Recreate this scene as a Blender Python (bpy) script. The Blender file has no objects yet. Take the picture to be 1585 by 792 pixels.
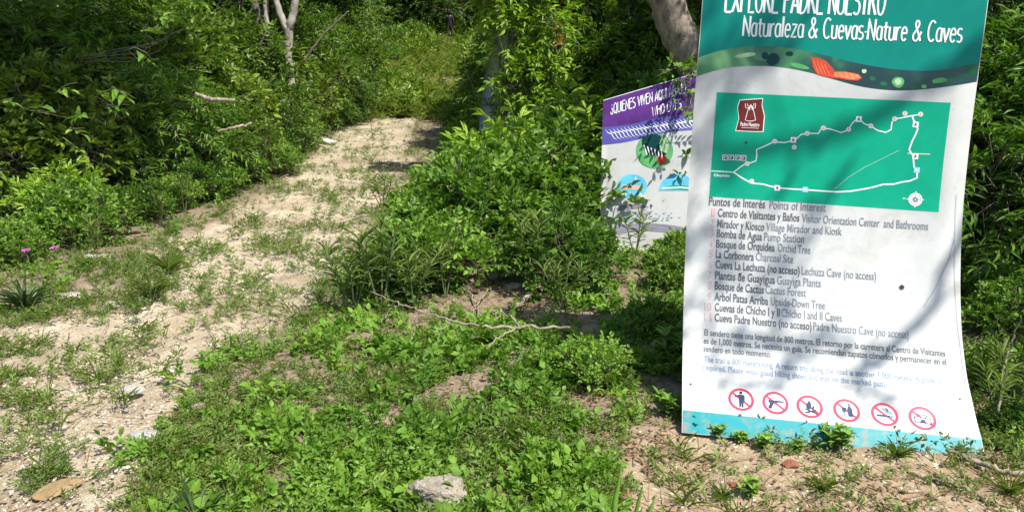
import bpy, bmesh, math, random
import numpy as np
from mathutils import Vector, Matrix, geometry
R = math.radians
random.seed(7)

# ------------------------------------------------------------------ camera, sky, sun, exposure
scn = bpy.context.scene
CAMZ, PITCH, F_PX, CX, CY = 1.62, 15.0, 1197.0, 792.5, 396.0
cam_d = bpy.data.cameras.new('camera')
cam = bpy.data.objects.new('camera', cam_d)
scn.collection.objects.link(cam)
cam.location = (0, 0, CAMZ)
cam.rotation_euler = (R(90 - PITCH), 0, 0)
cam_d.sensor_width = 36
cam_d.lens = 36 * F_PX / 1585
cam_d.clip_start = 0.05
cam_d.clip_end = 1000
scn.camera = cam

SUN_AZ, SUN_EL = 133.0, 58.0          # azimuth clockwise from +Y (the view direction)
sun_dir = Vector((math.cos(R(SUN_EL)) * math.sin(R(SUN_AZ)), math.cos(R(SUN_EL)) * math.cos(R(SUN_AZ)), math.sin(R(SUN_EL))))
world = bpy.data.worlds.new('World')
scn.world = world
world.use_nodes = True
wn = world.node_tree
sky = wn.nodes.new('ShaderNodeTexSky')
sky.sky_type = 'NISHITA'
sky.sun_disc = False
sky.sun_elevation = R(SUN_EL)
sky.sun_rotation = R(SUN_AZ)
wn.links.new(sky.outputs[0], wn.nodes['Background'].inputs[0])
wn.nodes['Background'].inputs[1].default_value = 0.125
sun_l = bpy.data.lights.new('sun', 'SUN')
sun_l.energy = 5.0
sun_l.angle = R(0.53)
sun_l.color = (1.0, 0.955, 0.87)
sun_o = bpy.data.objects.new('sun', sun_l)
scn.collection.objects.link(sun_o)
sun_o.rotation_euler = sun_dir.to_track_quat('Z', 'Y').to_euler()
sun_o.location = sun_dir * 40
scn.view_settings.view_transform = 'Standard'
scn.view_settings.look = 'None'
scn.view_settings.gamma = 1
scn.view_settings.exposure = 0.76
scn.cycles.max_bounces = 8
scn.cycles.transparent_max_bounces = 4
scn.cycles.use_adaptive_sampling = True

# ------------------------------------------------------------------ helpers
C = scn.collection

def link(o, parent=None):
    C.objects.link(o)
    if parent is not None:
        o.parent = parent
    return o

def tag(o, label=None, cat=None, group=None, kind=None):
    if label: o['label'] = label
    if cat: o['category'] = cat
    if group: o['group'] = group
    if kind: o['kind'] = kind
    return o

def empty(name, loc=(0, 0, 0), rz=0, label=None, cat=None, group=None):
    o = bpy.data.objects.new(name, None)
    o.empty_display_size = 0.2
    o.location = loc
    o.rotation_euler = (0, 0, rz)
    link(o)
    return tag(o, label, cat, group)

def copy_thing(root, loc, rz=0, sc=1.0, label=None, cat=None, group=None, tilt=(0, 0)):
    r = root.copy()
    C.objects.link(r)
    for k in ('label', 'category', 'group'):
        if k in r: del r[k]
    r.location = loc
    r.rotation_euler = (tilt[0], tilt[1], rz)
    r.scale = (sc, sc, sc) if not isinstance(sc, tuple) else sc
    tag(r, label, cat, group)
    for ch in list(root.children):
        c = ch.copy(); C.objects.link(c); c.parent = r
        for g in list(ch.children):
            d = g.copy(); C.objects.link(d); d.parent = c
    return r

def np_mesh(name, V, quads=None, tris=None, mats=(), attr=None, smooth=False, mat_idx=None):
    me = bpy.data.meshes.new(name)
    V = np.asarray(V, np.float32).reshape(-1, 3)
    quads = np.zeros((0, 4), np.int32) if quads is None else np.asarray(quads, np.int32).reshape(-1, 4)
    tris = np.zeros((0, 3), np.int32) if tris is None else np.asarray(tris, np.int32).reshape(-1, 3)
    me.vertices.add(len(V)); me.vertices.foreach_set('co', V.ravel())
    nl = quads.size + tris.size
    me.loops.add(nl)
    me.loops.foreach_set('vertex_index', np.concatenate([quads.ravel(), tris.ravel()]))
    npoly = len(quads) + len(tris)
    me.polygons.add(npoly)
    st = np.concatenate([np.arange(len(quads)) * 4, quads.size + np.arange(len(tris)) * 3]).astype(np.int32)
    me.polygons.foreach_set('loop_start', st)
    if mat_idx is not None: me.polygons.foreach_set('material_index', np.asarray(mat_idx, np.int32))
    me.polygons.foreach_set('use_smooth', np.full(npoly, smooth))
    for m in mats: me.materials.append(m)
    if attr:
        for k, v in attr.items():
            a = me.attributes.new(k, 'FLOAT', 'POINT')
            a.data.foreach_set('value', np.asarray(v, np.float32))
    me.update(calc_edges=True)
    return me

def mesh_obj(name, me, parent=None):
    return link(bpy.data.objects.new(name, me), parent)

def cam_ray(px, py):
    p = R(PITCH)
    x, y, z = (px - CX) / F_PX, 1.0, -(py - CY) / F_PX
    return np.array([x, math.cos(p) * y + math.sin(p) * z, -math.sin(p) * y + math.cos(p) * z])

def G(px, py, z=0.0):
    """ground point seen at a photo pixel"""
    r = cam_ray(px, py)
    t = (z - CAMZ) / r[2]
    return float(r[0] * t), float(r[1] * t)

def AT(px, py, Y):
    """point at distance Y in front seen at a photo pixel"""
    r = cam_ray(px, py)
    t = Y / r[1]
    return Vector((r[0] * t, Y, CAMZ + r[2] * t))

# value noise (numpy)
_tab = np.random.default_rng(3).random((256, 256))
def vnoise(x, y, s):
    x = np.asarray(x, float) / s + 1000.3; y = np.asarray(y, float) / s + 1000.7
    xi = np.floor(x).astype(int); yi = np.floor(y).astype(int)
    fx = x - xi; fy = y - yi
    fx = fx * fx * (3 - 2 * fx); fy = fy * fy * (3 - 2 * fy)
    g = lambda a, b: _tab[a & 255, b & 255]
    return (g(xi, yi) * (1 - fx) + g(xi + 1, yi) * fx) * (1 - fy) + (g(xi, yi + 1) * (1 - fx) + g(xi + 1, yi + 1) * fx) * fy
def fbm(x, y, s, o=3):
    t = 0; a = 1; w = 0
    for i in range(o):
        t = t + a * vnoise(np.asarray(x) + i * 17.1, np.asarray(y) - i * 9.3, s); w += a; a *= .5; s *= .5
    return t / w

def sstep(a, b, x):
    t = np.clip((np.asarray(x, float) - a) / (b - a), 0, 1)
    return t * t * (3 - 2 * t)

# ------------------------------------------------------------------ materials
def mat_base(name):
    m = bpy.data.materials.new(name); m.use_nodes = True
    return m, m.node_tree, m.node_tree.nodes['Principled BSDF']

def ramp(nt, stops):
    r = nt.nodes.new('ShaderNodeValToRGB')
    e = r.color_ramp.elements
    while len(e) < len(stops): e.new(.5)
    for el, (p, c) in zip(e, stops):
        el.position = p; el.color = (*c, 1)
    return r

def noise(nt, scale, detail=4, coord=None, rough=.55):
    n = nt.nodes.new('ShaderNodeTexNoise'); n.inputs['Scale'].default_value = scale
    n.inputs['Detail'].default_value = detail; n.inputs['Roughness'].default_value = rough
    tc = nt.nodes.new('ShaderNodeTexCoord')
    nt.links.new(tc.outputs['Object' if coord is None else coord], n.inputs['Vector'])
    return n

def bump(nt, bsdf, src, strength, dist):
    b = nt.nodes.new('ShaderNodeBump'); b.inputs['Strength'].default_value = strength; b.inputs['Distance'].default_value = dist
    nt.links.new(src, b.inputs['Height']); nt.links.new(b.outputs[0], bsdf.inputs['Normal'])

def leaf_mat(name, dark, mid, light, transl=.35, rough=.42):
    m, nt, b = mat_base(name)
    at = nt.nodes.new('ShaderNodeAttribute'); at.attribute_name = 'lv'
    oi = nt.nodes.new('ShaderNodeObjectInfo')
    ad = nt.nodes.new('ShaderNodeMath'); ad.operation = 'MULTIPLY_ADD'
    ad.inputs[1].default_value = .5; ad.inputs[2].default_value = -.2
    nt.links.new(oi.outputs['Random'], ad.inputs[0])
    a2 = nt.nodes.new('ShaderNodeMath'); a2.operation = 'ADD'; a2.use_clamp = True
    nt.links.new(at.outputs['Fac'], a2.inputs[0]); nt.links.new(ad.outputs[0], a2.inputs[1])
    r = ramp(nt, [(0.0, dark), (.5, mid), (1.0, light)])
    nt.links.new(a2.outputs[0], r.inputs[0])
    nt.links.new(r.outputs[0], b.inputs['Base Color'])
    b.inputs['Roughness'].default_value = rough
    b.inputs['Specular IOR Level'].default_value = .32
    tr = nt.nodes.new('ShaderNodeBsdfTranslucent')
    hs = nt.nodes.new('ShaderNodeMix'); hs.data_type = 'RGBA'; hs.blend_type = 'MULTIPLY'; hs.inputs[0].default_value = 1
    nt.links.new(r.outputs[0], hs.inputs[6]); hs.inputs[7].default_value = (1.25, 1.35, .55, 1)
    nt.links.new(hs.outputs[2], tr.inputs[0])
    mx = nt.nodes.new('ShaderNodeMixShader'); mx.inputs[0].default_value = transl
    nt.links.new(b.outputs[0], mx.inputs[1]); nt.links.new(tr.outputs[0], mx.inputs[2])
    nt.links.new(mx.outputs[0], nt.nodes['Material Output'].inputs[0])
    return m

def flat_mat(name, col, rough=.6, var=.12, scale=6, spec=.4):
    m, nt, b = mat_base(name)
    n = noise(nt, scale, 5)
    lo = tuple(c * (1 - var) for c in col); hi = tuple(min(1, c * (1 + var)) for c in col)
    r = ramp(nt, [(.3, lo), (.7, hi)])
    nt.links.new(n.outputs[0], r.inputs[0]); nt.links.new(r.outputs[0], b.inputs['Base Color'])
    b.inputs['Roughness'].default_value = rough
    b.inputs['Specular IOR Level'].default_value = spec
    return m

def bark_mat(name, a, bcol, scale=14, stretch=.35, bstr=.6):
    m, nt, b = mat_base(name)
    tc = nt.nodes.new('ShaderNodeTexCoord'); mp = nt.nodes.new('ShaderNodeMapping')
    mp.inputs['Scale'].default_value = (1, 1, stretch)
    nt.links.new(tc.outputs['Object'], mp.inputs[0])
    n = nt.nodes.new('ShaderNodeTexNoise'); n.inputs['Scale'].default_value = scale; n.inputs['Detail'].default_value = 7
    n.inputs['Roughness'].default_value = .65
    nt.links.new(mp.outputs[0], n.inputs['Vector'])
    r = ramp(nt, [(.3, a), (.5, tuple((x + y) / 2 for x, y in zip(a, bcol))), (.68, bcol)])
    nt.links.new(n.outputs[0], r.inputs[0]); nt.links.new(r.outputs[0], b.inputs['Base Color'])
    b.inputs['Roughness'].default_value = .85
    bump(nt, b, n.outputs[0], bstr, .02)
    return m

M = {}
M['leaf_mid'] = leaf_mat('leaf_mid', (.032, .080, .010), (.082, .178, .017), (.172, .290, .032))
M['leaf_weed'] = leaf_mat('leaf_weed', (.058, .128, .011), (.132, .258, .024), (.228, .362, .046), .35, .55)
M['leaf_grey'] = leaf_mat('leaf_grey', (.080, .130, .026), (.135, .198, .038), (.190, .250, .056))
M['leaf_dark'] = leaf_mat('leaf_dark', (.024, .058, .008), (.072, .142, .015), (.170, .258, .030), .36, .36)
M['leaf_light'] = leaf_mat('leaf_light', (.105, .205, .016), (.205, .350, .028), (.310, .440, .050), .4)
M['leaf_olive'] = leaf_mat('leaf_olive', (.040, .076, .009), (.112, .182, .017), (.225, .300, .036), .36, .36)
M['leaf_grass'] = leaf_mat('leaf_grass', (.065, .120, .016), (.120, .195, .024), (.225, .255, .060), .4)
M['leaf_hill'] = leaf_mat('leaf_hill', (.125, .185, .028), (.220, .295, .048), (.370, .380, .115), .4)
M['leaf_spiky'] = leaf_mat('leaf_spiky', (.085, .135, .030), (.150, .215, .045), (.230, .290, .070), .35, .55)
M['leaf_agave'] = leaf_mat('leaf_agave', (.030, .055, .018), (.060, .095, .028), (.100, .130, .045), .12)
M['leaf_dead'] = leaf_mat('leaf_dead', (.085, .045, .022), (.190, .115, .060), (.330, .235, .140), .15, .8)
M['stem'] = bark_mat('stem', (.060, .050, .032), (.24, .20, .14), 30)
M['stem_green'] = bark_mat('stem_green', (.06, .085, .025), (.13, .15, .05), 30)
M['bark'] = bark_mat('bark', (.060, .048, .035), (.21, .18, .14), 16)
M['bark_pale'] = bark_mat('bark_pale', (.16, .14, .11), (.44, .40, .34), 11, .5, .4)
M['bark_rough'] = bark_mat('bark_rough', (.040, .030, .022), (.33, .27, .205), 15, .55, 1.0)
M['deadwood'] = bark_mat('deadwood', (.13, .10, .07), (.36, .30, .22), 22, .4, .5)

# ------------------------------------------------------------------ leaf and tube geometry
LT = np.array([[0, 0, 0], [.5, 0, -.02], [1, 0, -.10], [.30, .46, .05], [.68, .36, .02], [.30, -.46, .05], [.68, -.36, .02]])
def leaves(rng, B, D, N, L, W, droop=.12):
    n = len(B)
    D = D / np.linalg.norm(D, axis=1, keepdims=True)
    S = np.cross(N, D); S /= (np.linalg.norm(S, axis=1, keepdims=True) + 1e-9)
    U = np.cross(D, S)
    L = np.broadcast_to(L, (n,)); W = np.broadcast_to(W, (n,))
    dz = np.array([0, -.2, -1, -.1, -.45, -.1, -.45])
    dr = droop * (0.3 + rng.random(n) * 1.4)
    z = LT[None, :, 2] * 1.0 + dz[None] * dr[:, None]
    V = B[:, None] + LT[None, :, 0, None] * (L[:, None] * D)[:, None] + LT[None, :, 1, None] * (W[:, None] * S)[:, None] + z[..., None] * (L[:, None] * U)[:, None]
    o = (np.arange(n) * 7)[:, None]
    q = np.concatenate([o + np.array([[0, 1, 4, 3]]), o + np.array([[0, 5, 6, 1]])])
    t = np.concatenate([o + np.array([[1, 2, 4]]), o + np.array([[1, 6, 2]])])
    lv = np.repeat(np.clip(rng.normal(.5, .27, n), 0, 1), 7)
    return V.reshape(-1, 3), q, t, lv

class Acc:
    def __init__(s): s.V = []; s.q = []; s.t = []; s.lv = []; s.n = 0
    def add(s, V, q=None, t=None, lv=None):
        V = np.asarray(V).reshape(-1, 3)
        s.V.append(V)
        if q is not None and len(q): s.q.append(np.asarray(q) + s.n)
        if t is not None and len(t): s.t.append(np.asarray(t) + s.n)
        s.lv.append(np.full(len(V), .5) if lv is None else lv)
        s.n += len(V)
    def mesh(s, name, mat, smooth=False):
        return np_mesh(name, np.concatenate(s.V), np.concatenate(s.q) if s.q else None, np.concatenate(s.t) if s.t else None,
                       [mat] if mat else [], {'lv': np.concatenate(s.lv)}, smooth)

def twig_leaves(rng, O, D, ln, n, L, W, ang=55, droop=.2, jit=.25, leaf_droop=.15, tip=True):
    """n alternating leaves along each twig; all twigs at once"""
    T = len(O)
    D = D / np.linalg.norm(D, axis=1, keepdims=True)
    s = (np.arange(n) + .6) / n
    s = np.clip(.12 + .88 * s[None] + rng.normal(0, .03, (T, n)), .08, 1.0)
    P = O[:, None] + D[:, None] * (s * ln[:, None])[..., None]
    P[..., 2] -= droop * s ** 2 * ln[:, None]
    up = np.array([0, 0, 1.0]) + rng.normal(0, .25, (T, 3))
    S = np.cross(D, up); S /= (np.linalg.norm(S, axis=1, keepdims=True) + 1e-9)
    Nn = np.cross(S, D)
    sgn = np.where(np.arange(n) % 2 == 0, 1., -1.)
    a = np.radians(ang) * (1 + rng.normal(0, .18, (T, n)))
    if tip: a = a * (1 - .75 * (np.arange(n) >= n - 1))[None]
    LD = D[:, None] * np.cos(a)[..., None] + S[:, None] * (np.sin(a) * sgn[None])[..., None] + rng.normal(0, jit, (T, n, 3))
    LN = Nn[:, None] + rng.normal(0, jit, (T, n, 3))
    sz = L * (.65 + .5 * rng.random((T, n)))
    return leaves(rng, P.reshape(-1, 3), LD.reshape(-1, 3), LN.reshape(-1, 3), sz.reshape(-1), (sz * W / L).reshape(-1), leaf_droop)

def twig_tubes(O, D, ln, r, droop=.2):
    """thin three-sided twigs, two segments each"""
    T = len(O)
    D = D / np.linalg.norm(D, axis=1, keepdims=True)
    S = np.cross(D, [0.1, .2, 1.0]); S /= np.linalg.norm(S, axis=1, keepdims=True) + 1e-9
    U = np.cross(S, D)
    V = []
    for s, k in ((0, 1), (.55, .75), (1, .25)):
        c = O + D * (s * ln)[:, None]; c = c.copy(); c[:, 2] -= droop * s * s * ln
        for j in range(3):
            a = j * 2.0944
            V.append(c + (S * math.cos(a) + U * math.sin(a)) * r * k)
    V = np.stack(V, 1)
    o = (np.arange(T) * 9)[:, None]
    q = []
    for seg in (0, 3):
        for j in range(3):
            q.append(o + np.array([[seg + j, seg + (j + 1) % 3, seg + 3 + (j + 1) % 3, seg + 3 + j]]))
    return V.reshape(-1, 3), np.concatenate(q)

def tube(P, rad, sides=8, rng=None, rough=0, cap=True):
    P = np.asarray(P, float); n = len(P)
    rad = np.broadcast_to(rad, (n,))
    T = np.gradient(P, axis=0); T /= np.linalg.norm(T, axis=1, keepdims=True) + 1e-9
    ref = np.array([0, 0, 1.]) if abs(T[0][2]) < .9 else np.array([1., 0, 0])
    V = []
    S = np.cross(T[0], ref); S /= np.linalg.norm(S)
    for i in range(n):
        S = S - T[i] * S.dot(T[i]); S /= np.linalg.norm(S)
        U = np.cross(T[i], S)
        a = np.arange(sides) * 2 * np.pi / sides
        rr = rad[i] * (1 + (rng.normal(0, rough, sides) if rng is not None and rough else 0))
        V.append(P[i] + (np.cos(a) * rr)[:, None] * S + (np.sin(a) * rr)[:, None] * U)
    V = np.concatenate(V)
    q = []
    for i in range(n - 1):
        for j in range(sides):
            k = (j + 1) % sides
            q.append((i * sides + j, i * sides + k, (i + 1) * sides + k, (i + 1) * sides + j))
    t = []
    if cap:
        V = np.concatenate([V, P[:1], P[-1:]])
        a, b = n * sides, n * sides + 1
        for j in range(sides):
            k = (j + 1) % sides
            t += [(a, k, j), (b, (n - 1) * sides + j, (n - 1) * sides + k)]
    return V, np.array(q), np.array(t) if t else None

def smooth_path(P, n, rng=None, wob=0):
    P = np.asarray(P, float); m = len(P)
    t = np.linspace(0, m - 1, n); out = []
    for x in t:
        i = min(int(x), m - 2); f = x - i
        p0 = P[max(i - 1, 0)]; p1 = P[i]; p2 = P[i + 1]; p3 = P[min(i + 2, m - 1)]
        out.append(.5 * ((2 * p1) + (p2 - p0) * f + (2 * p0 - 5 * p1 + 4 * p2 - p3) * f * f + (3 * p1 - p0 - 3 * p2 + p3) * f ** 3))
    out = np.array(out)
    if rng is not None and wob: out[1:-1] += rng.normal(0, wob, (n - 2, 3))
    return out

def unit(rng, n, up=0.0):
    v = rng.normal(0, 1, (n, 3)); v /= np.linalg.norm(v, axis=1, keepdims=True)
    v[:, 2] += up
    return v / np.linalg.norm(v, axis=1, keepdims=True)

def foliage(seed, lobes, twigs, tl, n, L, W, mat, up=.35, ang=55, droop=.2, leaf_droop=.15, jit=.25, base=(0, 0, 0), stem_r=.012, core=.35, twig_r=.0025, ground=True):
    """leafy twigs on a set of lobes (centre, radii); returns leaf mesh and wood accumulators"""
    rng = np.random.default_rng(seed)
    A = Acc(); Wd = Acc()
    for (c, rad) in lobes:
        c = np.array(c, float); rad = np.array(rad, float)
        k = int(twigs * (rad.prod() ** (2 / 3)) / (.3 ** 2)) if twigs > 0 else 60
        u = unit(rng, k, up * .5)
        fr = core + (1 - core) * rng.random(k) ** .5
        O = c + u * rad * (fr * .8)[:, None]
        if ground: O[:, 2] = np.maximum(O[:, 2], .04)
        D = u * .8 + unit(rng, k) * .6; D[:, 2] += up
        ln = tl * (.6 + .7 * rng.random(k))
        A.add(*twig_leaves(rng, O, D, ln, n, L, W, ang, droop, jit, leaf_droop))
        v, q = twig_tubes(O - D / np.linalg.norm(D, axis=1, keepdims=True) * tl * .3, D, ln * 1.25, twig_r, droop * .8)
        Wd.add(v, q)
        b = np.array(base, float) + np.array([rng.normal(0, stem_r * 2), rng.normal(0, stem_r * 2), 0])
        mid = (b * .55 + c * .45) + rng.normal(0, .04 * np.linalg.norm(c - b) + .001, 3)
        pp = smooth_path([b, mid, c, c + (c - mid) * .5], 8)
        v, q, t = tube(pp, np.linspace(stem_r, stem_r * .3, 8), 6)
        Wd.add(v, q, t)
    cc = np.array([c for c, _ in lobes], float); top = cc[:, 2].max()
    for k in range((len(lobes) if len(lobes) > 11 else 4) if ground else 0):
        c = cc[rng.integers(len(cc))]; out = c * np.array([1, 1, .6]) + np.array([0, 0, .25 * top]) + rng.normal(0, .14 * top, 3)
        b = np.array(base, float) + rng.normal(0, .05, 3) * [1, 1, 0] + (c - np.array(base, float)) * .3
        pp = smooth_path([b, (b + out) / 2 + rng.normal(0, .06 * top, 3), out * [1.15, 1.15, 1.08]], 9, rng, .008 * top)
        pp[:, 2] = np.maximum(pp[:, 2], .02)
        v, q, t = tube(pp, np.linspace(stem_r * .6, stem_r * .22, 9), 5); Wd.add(v, q, t)
    return A, Wd

def proto(name, seed, lobes, leafm, stemm='stem', **k):
    A, Wd = foliage(seed, lobes, mat=None, **k)
    return dict(name=name, stems=Wd.mesh(name + '_stems', M[stemm], True), leaf=A.mesh(name + '_foliage', M[leafm], False))

def plant(pr, x, y, rz, sc, label, cat='shrub', group=None, z=None, name=None, wood='stems', leafname='foliage', tilt=(0, 0)):
    o = empty(name or pr['name'], (x, y, (float(hgt(x, y)) if z is None else z)), rz, label, cat, group)
    o.scale = (sc, sc, sc) if not isinstance(sc, tuple) else sc
    o.rotation_euler = (tilt[0], tilt[1], rz)
    mesh_obj(wood, pr['stems'], o)
    mesh_obj(leafname, pr['leaf'], o)
    return o

# ------------------------------------------------------------------ ground
PATH_PX = [(-250, 792), (-250, 500), (0, 512), (80, 500), (160, 462), (215, 415), (265, 372), (355, 335), (430, 290), (480, 240), (510, 212), (530, 186),
           (560, 176), (600, 174), (655, 178), (640, 196), (634, 236), (606, 296), (566, 342), (540, 392), (520, 430), (470, 470), (400, 508), (330, 545), (270, 600), (215, 690), (190, 792)]
PATH = np.array([G(*p) for p in PATH_PX])
nb = G(190, 792); PATH = np.concatenate([PATH, [(nb[0] - .35, 1.2), (nb[0] - 3.5, 1.2)]])

def poly_sd(x, y, poly):
    x = np.asarray(x, float); y = np.asarray(y, float)
    d = np.full(x.shape, 1e9); ins = np.zeros(x.shape, bool)
    n = len(poly)
    for i in range(n):
        a = poly[i]; b = poly[(i + 1) % n]
        e = b - a; wx = x - a[0]; wy = y - a[1]
        t = np.clip((wx * e[0] + wy * e[1]) / (e @ e), 0, 1)
        d = np.minimum(d, (wx - e[0] * t) ** 2 + (wy - e[1] * t) ** 2)
        c = ((a[1] > y) != (b[1] > y)) & (x < (b[0] - a[0]) * (y - a[1]) / (b[1] - a[1] + 1e-12) + a[0])
        ins ^= c
    d = np.sqrt(d)
    return np.where(ins, -d, d)

SOIL = np.array([G(*p) for p in [(930, 792), (930, 730), (985, 680), (1060, 668), (1200, 668), (1530, 712), (1640, 720), (1640, 792)]] + [(3.0, 1.3), (.2, 1.3)])

def hgt(x, y):
    x = np.asarray(x, float); y = np.asarray(y, float)
    rise = 1.9 * sstep(20, 46, y) + 1.2 * sstep(50, 110, y)
    side = .35 * sstep(-4.0, -9.0, x) * sstep(4, 8, y) + .25 * sstep(3.0, 7.0, x)
    n = (fbm(x, y, 1.3, 4) - .5) * .07 + (fbm(x + 5, y, .22, 3) - .5) * .035
    berm = .05 * np.exp(-(((x - 1.45) / .8) ** 2 + ((y - 2.95 + (x - 1.45) * .16) / .22) ** 2))
    w = np.clip((np.hypot(x, y - 3) - 40) / 60, 0, 1)
    return rise + side + n * (1 - w) + berm * .15

def axis(lo, hi, core_lo, core_hi, step, growth=1.12):
    a = list(np.arange(core_lo, core_hi + 1e-6, step))
    s = step
    while a[-1] < hi: s = min(s * growth, 12); a.append(a[-1] + s)
    s = step
    while a[0] > lo: s = min(s * growth, 12); a.insert(0, a[0] - s)
    return np.array(a)
gx = axis(-220, 220, -4.2, 3.8, .028); gy = axis(-40, 260, 1.9, 8.0, .028, 1.06)
XX, YY = np.meshgrid(gx, gy)
sd = poly_sd(XX, YY, PATH) + (fbm(XX, YY, .5, 3) - .5) * .5
pathm = sstep(.12, -.12, sd)
soilm = sstep(.12, -.1, poly_sd(XX, YY, SOIL) + (fbm(XX + 9, YY, .3, 3) - .5) * .3)
ZZ = hgt(XX, YY) - .03 * pathm + pathm * ((fbm(XX, YY, .12, 3) - .5) * .05 + (fbm(XX, YY, .6, 3) - .5) * .08)
nx, ny = len(gx), len(gy)
idx = np.arange(nx * ny).reshape(ny, nx)
gq = np.stack([idx[:-1, :-1], idx[:-1, 1:], idx[1:, 1:], idx[1:, :-1]], -1).reshape(-1, 4)

def ground_mat():
    m, nt, b = mat_base('ground_soil')
    def attr(n):
        a = nt.nodes.new('ShaderNodeAttribute'); a.attribute_name = n; return a.outputs['Fac']
    n1 = noise(nt, 2.2, 6); n2 = noise(nt, 38, 5, rough=.7); n3 = noise(nt, 9, 5)
    vor = nt.nodes.new('ShaderNodeTexVoronoi'); vor.inputs['Scale'].default_value = 55
    tc = nt.nodes.new('ShaderNodeTexCoord'); nt.links.new(tc.outputs['Object'], vor.inputs['Vector'])
    def mixc(f, a, bb, t='MIX'):
        x = nt.nodes.new('ShaderNodeMix'); x.data_type = 'RGBA'; x.blend_type = t
        if isinstance(f, float): x.inputs[0].default_value = f
        else: nt.links.new(f, x.inputs[0])
        nt.links.new(a, x.inputs[6]); nt.links.new(bb, x.inputs[7])
        return x.outputs[2]
    grav = ramp(nt, [(.28, (.205, .165, .115)), (.48, (.390, .330, .240)), (.72, (.560, .495, .385))]); nt.links.new(n2.outputs[0], grav.inputs[0])
    grav2 = ramp(nt, [(.35, (.320, .265, .185)), (.65, (.475, .415, .320))]); nt.links.new(n1.outputs[0], grav2.inputs[0])
    g = mixc(.45, grav.outputs[0], grav2.outputs[0])
    pb = ramp(nt, [(.0, (.72, .70, .66)), (.25, (1.05, 1.04, 1.02)), (.6, (.9, .88, .85))]); nt.links.new(vor.outputs['Distance'], pb.inputs[0])
    g = mixc(.8, g, pb.outputs[0], 'MULTIPLY')
    n4 = noise(nt, 130, 4, rough=.7); fine = ramp(nt, [(.34, (.50, .46, .40)), (.48, (1, 1, 1)), (.70, (1.2, 1.18, 1.14))]); nt.links.new(n4.outputs[0], fine.inputs[0])
    g = mixc(.85, g, fine.outputs[0], 'MULTIPLY')
    n5 = noise(nt, 1.1, 5); big = ramp(nt, [(.36, (.72, .68, .62)), (.56, (1.06, 1.05, 1.04))]); nt.links.new(n5.outputs[0], big.inputs[0])
    g = mixc(.8, g, big.outputs[0], 'MULTIPLY')
    lit = ramp(nt, [(.25, (.095, .068, .045)), (.5, (.215, .160, .110)), (.75, (.360, .285, .205))]); nt.links.new(n3.outputs[0], lit.inputs[0])
    lit2 = ramp(nt, [(.3, (.110, .078, .052)), (.7, (.330, .262, .185))]); nt.links.new(n2.outputs[0], lit2.inputs[0])
    l = mixc(.5, lit.outputs[0], lit2.outputs[0])
    so = ramp(nt, [(.25, (.175, .120, .070)), (.5, (.330, .245, .150)), (.75, (.480, .385, .260))]); nt.links.new(n2.outputs[0], so.inputs[0])
    so2 = ramp(nt, [(.3, (.225, .160, .098)), (.7, (.410, .320, .210))]); nt.links.new(n3.outputs[0], so2.inputs[0])
    s = mixc(.5, so.outputs[0], so2.outputs[0])
    c = mixc(attr('soil'), l, s)
    c = mixc(attr('path'), c, g)
    nt.links.new(c, b.inputs['Base Color'])
    b.inputs['Roughness'].default_value = .95
    b.inputs['Specular IOR Level'].default_value = .2
    bump(nt, b, n2.outputs[0], .8, .02)
    return m
M['ground'] = ground_mat()
gme = np_mesh('ground', np.stack([XX, YY, ZZ], -1).reshape(-1, 3), gq, None, [M['ground']], {'path': pathm.ravel(), 'soil': soilm.ravel()}, True)
tag(mesh_obj('ground', gme), kind='structure')

# ------------------------------------------------------------------ curved sign sheet
SD = np.array([0.98595242, -0.16408171, -0.03122512])
SW = 1.22
PROF = np.array([(.892, 3.79, .60), (.885, 3.768, .40), (0.878, 3.750, 0.216), (0.872, 3.734, 0.044), (0.862, 3.713, -0.131), (0.855, 3.694, -0.308), (0.848, 3.670, -0.489),
                 (0.840, 3.637, -0.669), (0.829, 3.587, -0.846), (0.819, 3.526, -1.021), (0.806, 3.446, -1.189), (0.788, 3.337, -1.338), (0.770, 3.238, -1.424), (0.757, 3.164, -1.485),
                 (0.748, 3.111, -1.522), (0.738, 3.055, -1.575), (.733, 3.03, -1.60)])
PROF = smooth_path(PROF, 241)
arc = np.concatenate([[0], np.cumsum(np.linalg.norm(np.diff(PROF, axis=0), axis=1))])
E1 = np.cross(SD, [0, 0, 1.0]); E1 /= np.linalg.norm(E1)
E2 = np.cross(E1, SD)
P2 = np.stack([PROF @ E1, PROF @ E2], 1)
PN = np.gradient(PROF, axis=0); PN = np.cross(PN, SD); PN /= np.linalg.norm(PN, axis=1, keepdims=True)
if PN[0][1] > 0: PN = -PN

def uv(px, py):
    r = cam_ray(px, py); r2 = np.array([r @ E1, r @ E2])
    cr = P2[:, 0] * r2[1] - P2[:, 1] * r2[0]
    k = np.where(np.sign(cr[:-1]) != np.sign(cr[1:]))[0]
    i = int(k[0]) if len(k) else (0 if abs(cr[0]) < abs(cr[-1]) else len(cr) - 2)
    f = cr[i] / (cr[i] - cr[i + 1])
    p = PROF[i] + (PROF[i + 1] - PROF[i]) * f
    t = np.linalg.norm(np.array([p @ E1, p @ E2])) / np.linalg.norm(r2)
    return float((r * t - p) @ SD), float(arc[i] + (arc[i + 1] - arc[i]) * f)

def sheet_pt(u, v, off=0.0):
    u = np.asarray(u, float); v = np.asarray(v, float)
    p = np.stack([np.interp(v, arc, PROF[:, k]) for k in range(3)], -1)
    n = np.stack([np.interp(v, arc, PN[:, k]) for k in range(3)], -1)
    return p + u[..., None] * SD + n * np.asarray(off, float)[..., None] + np.array([0, 0, CAMZ])

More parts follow.
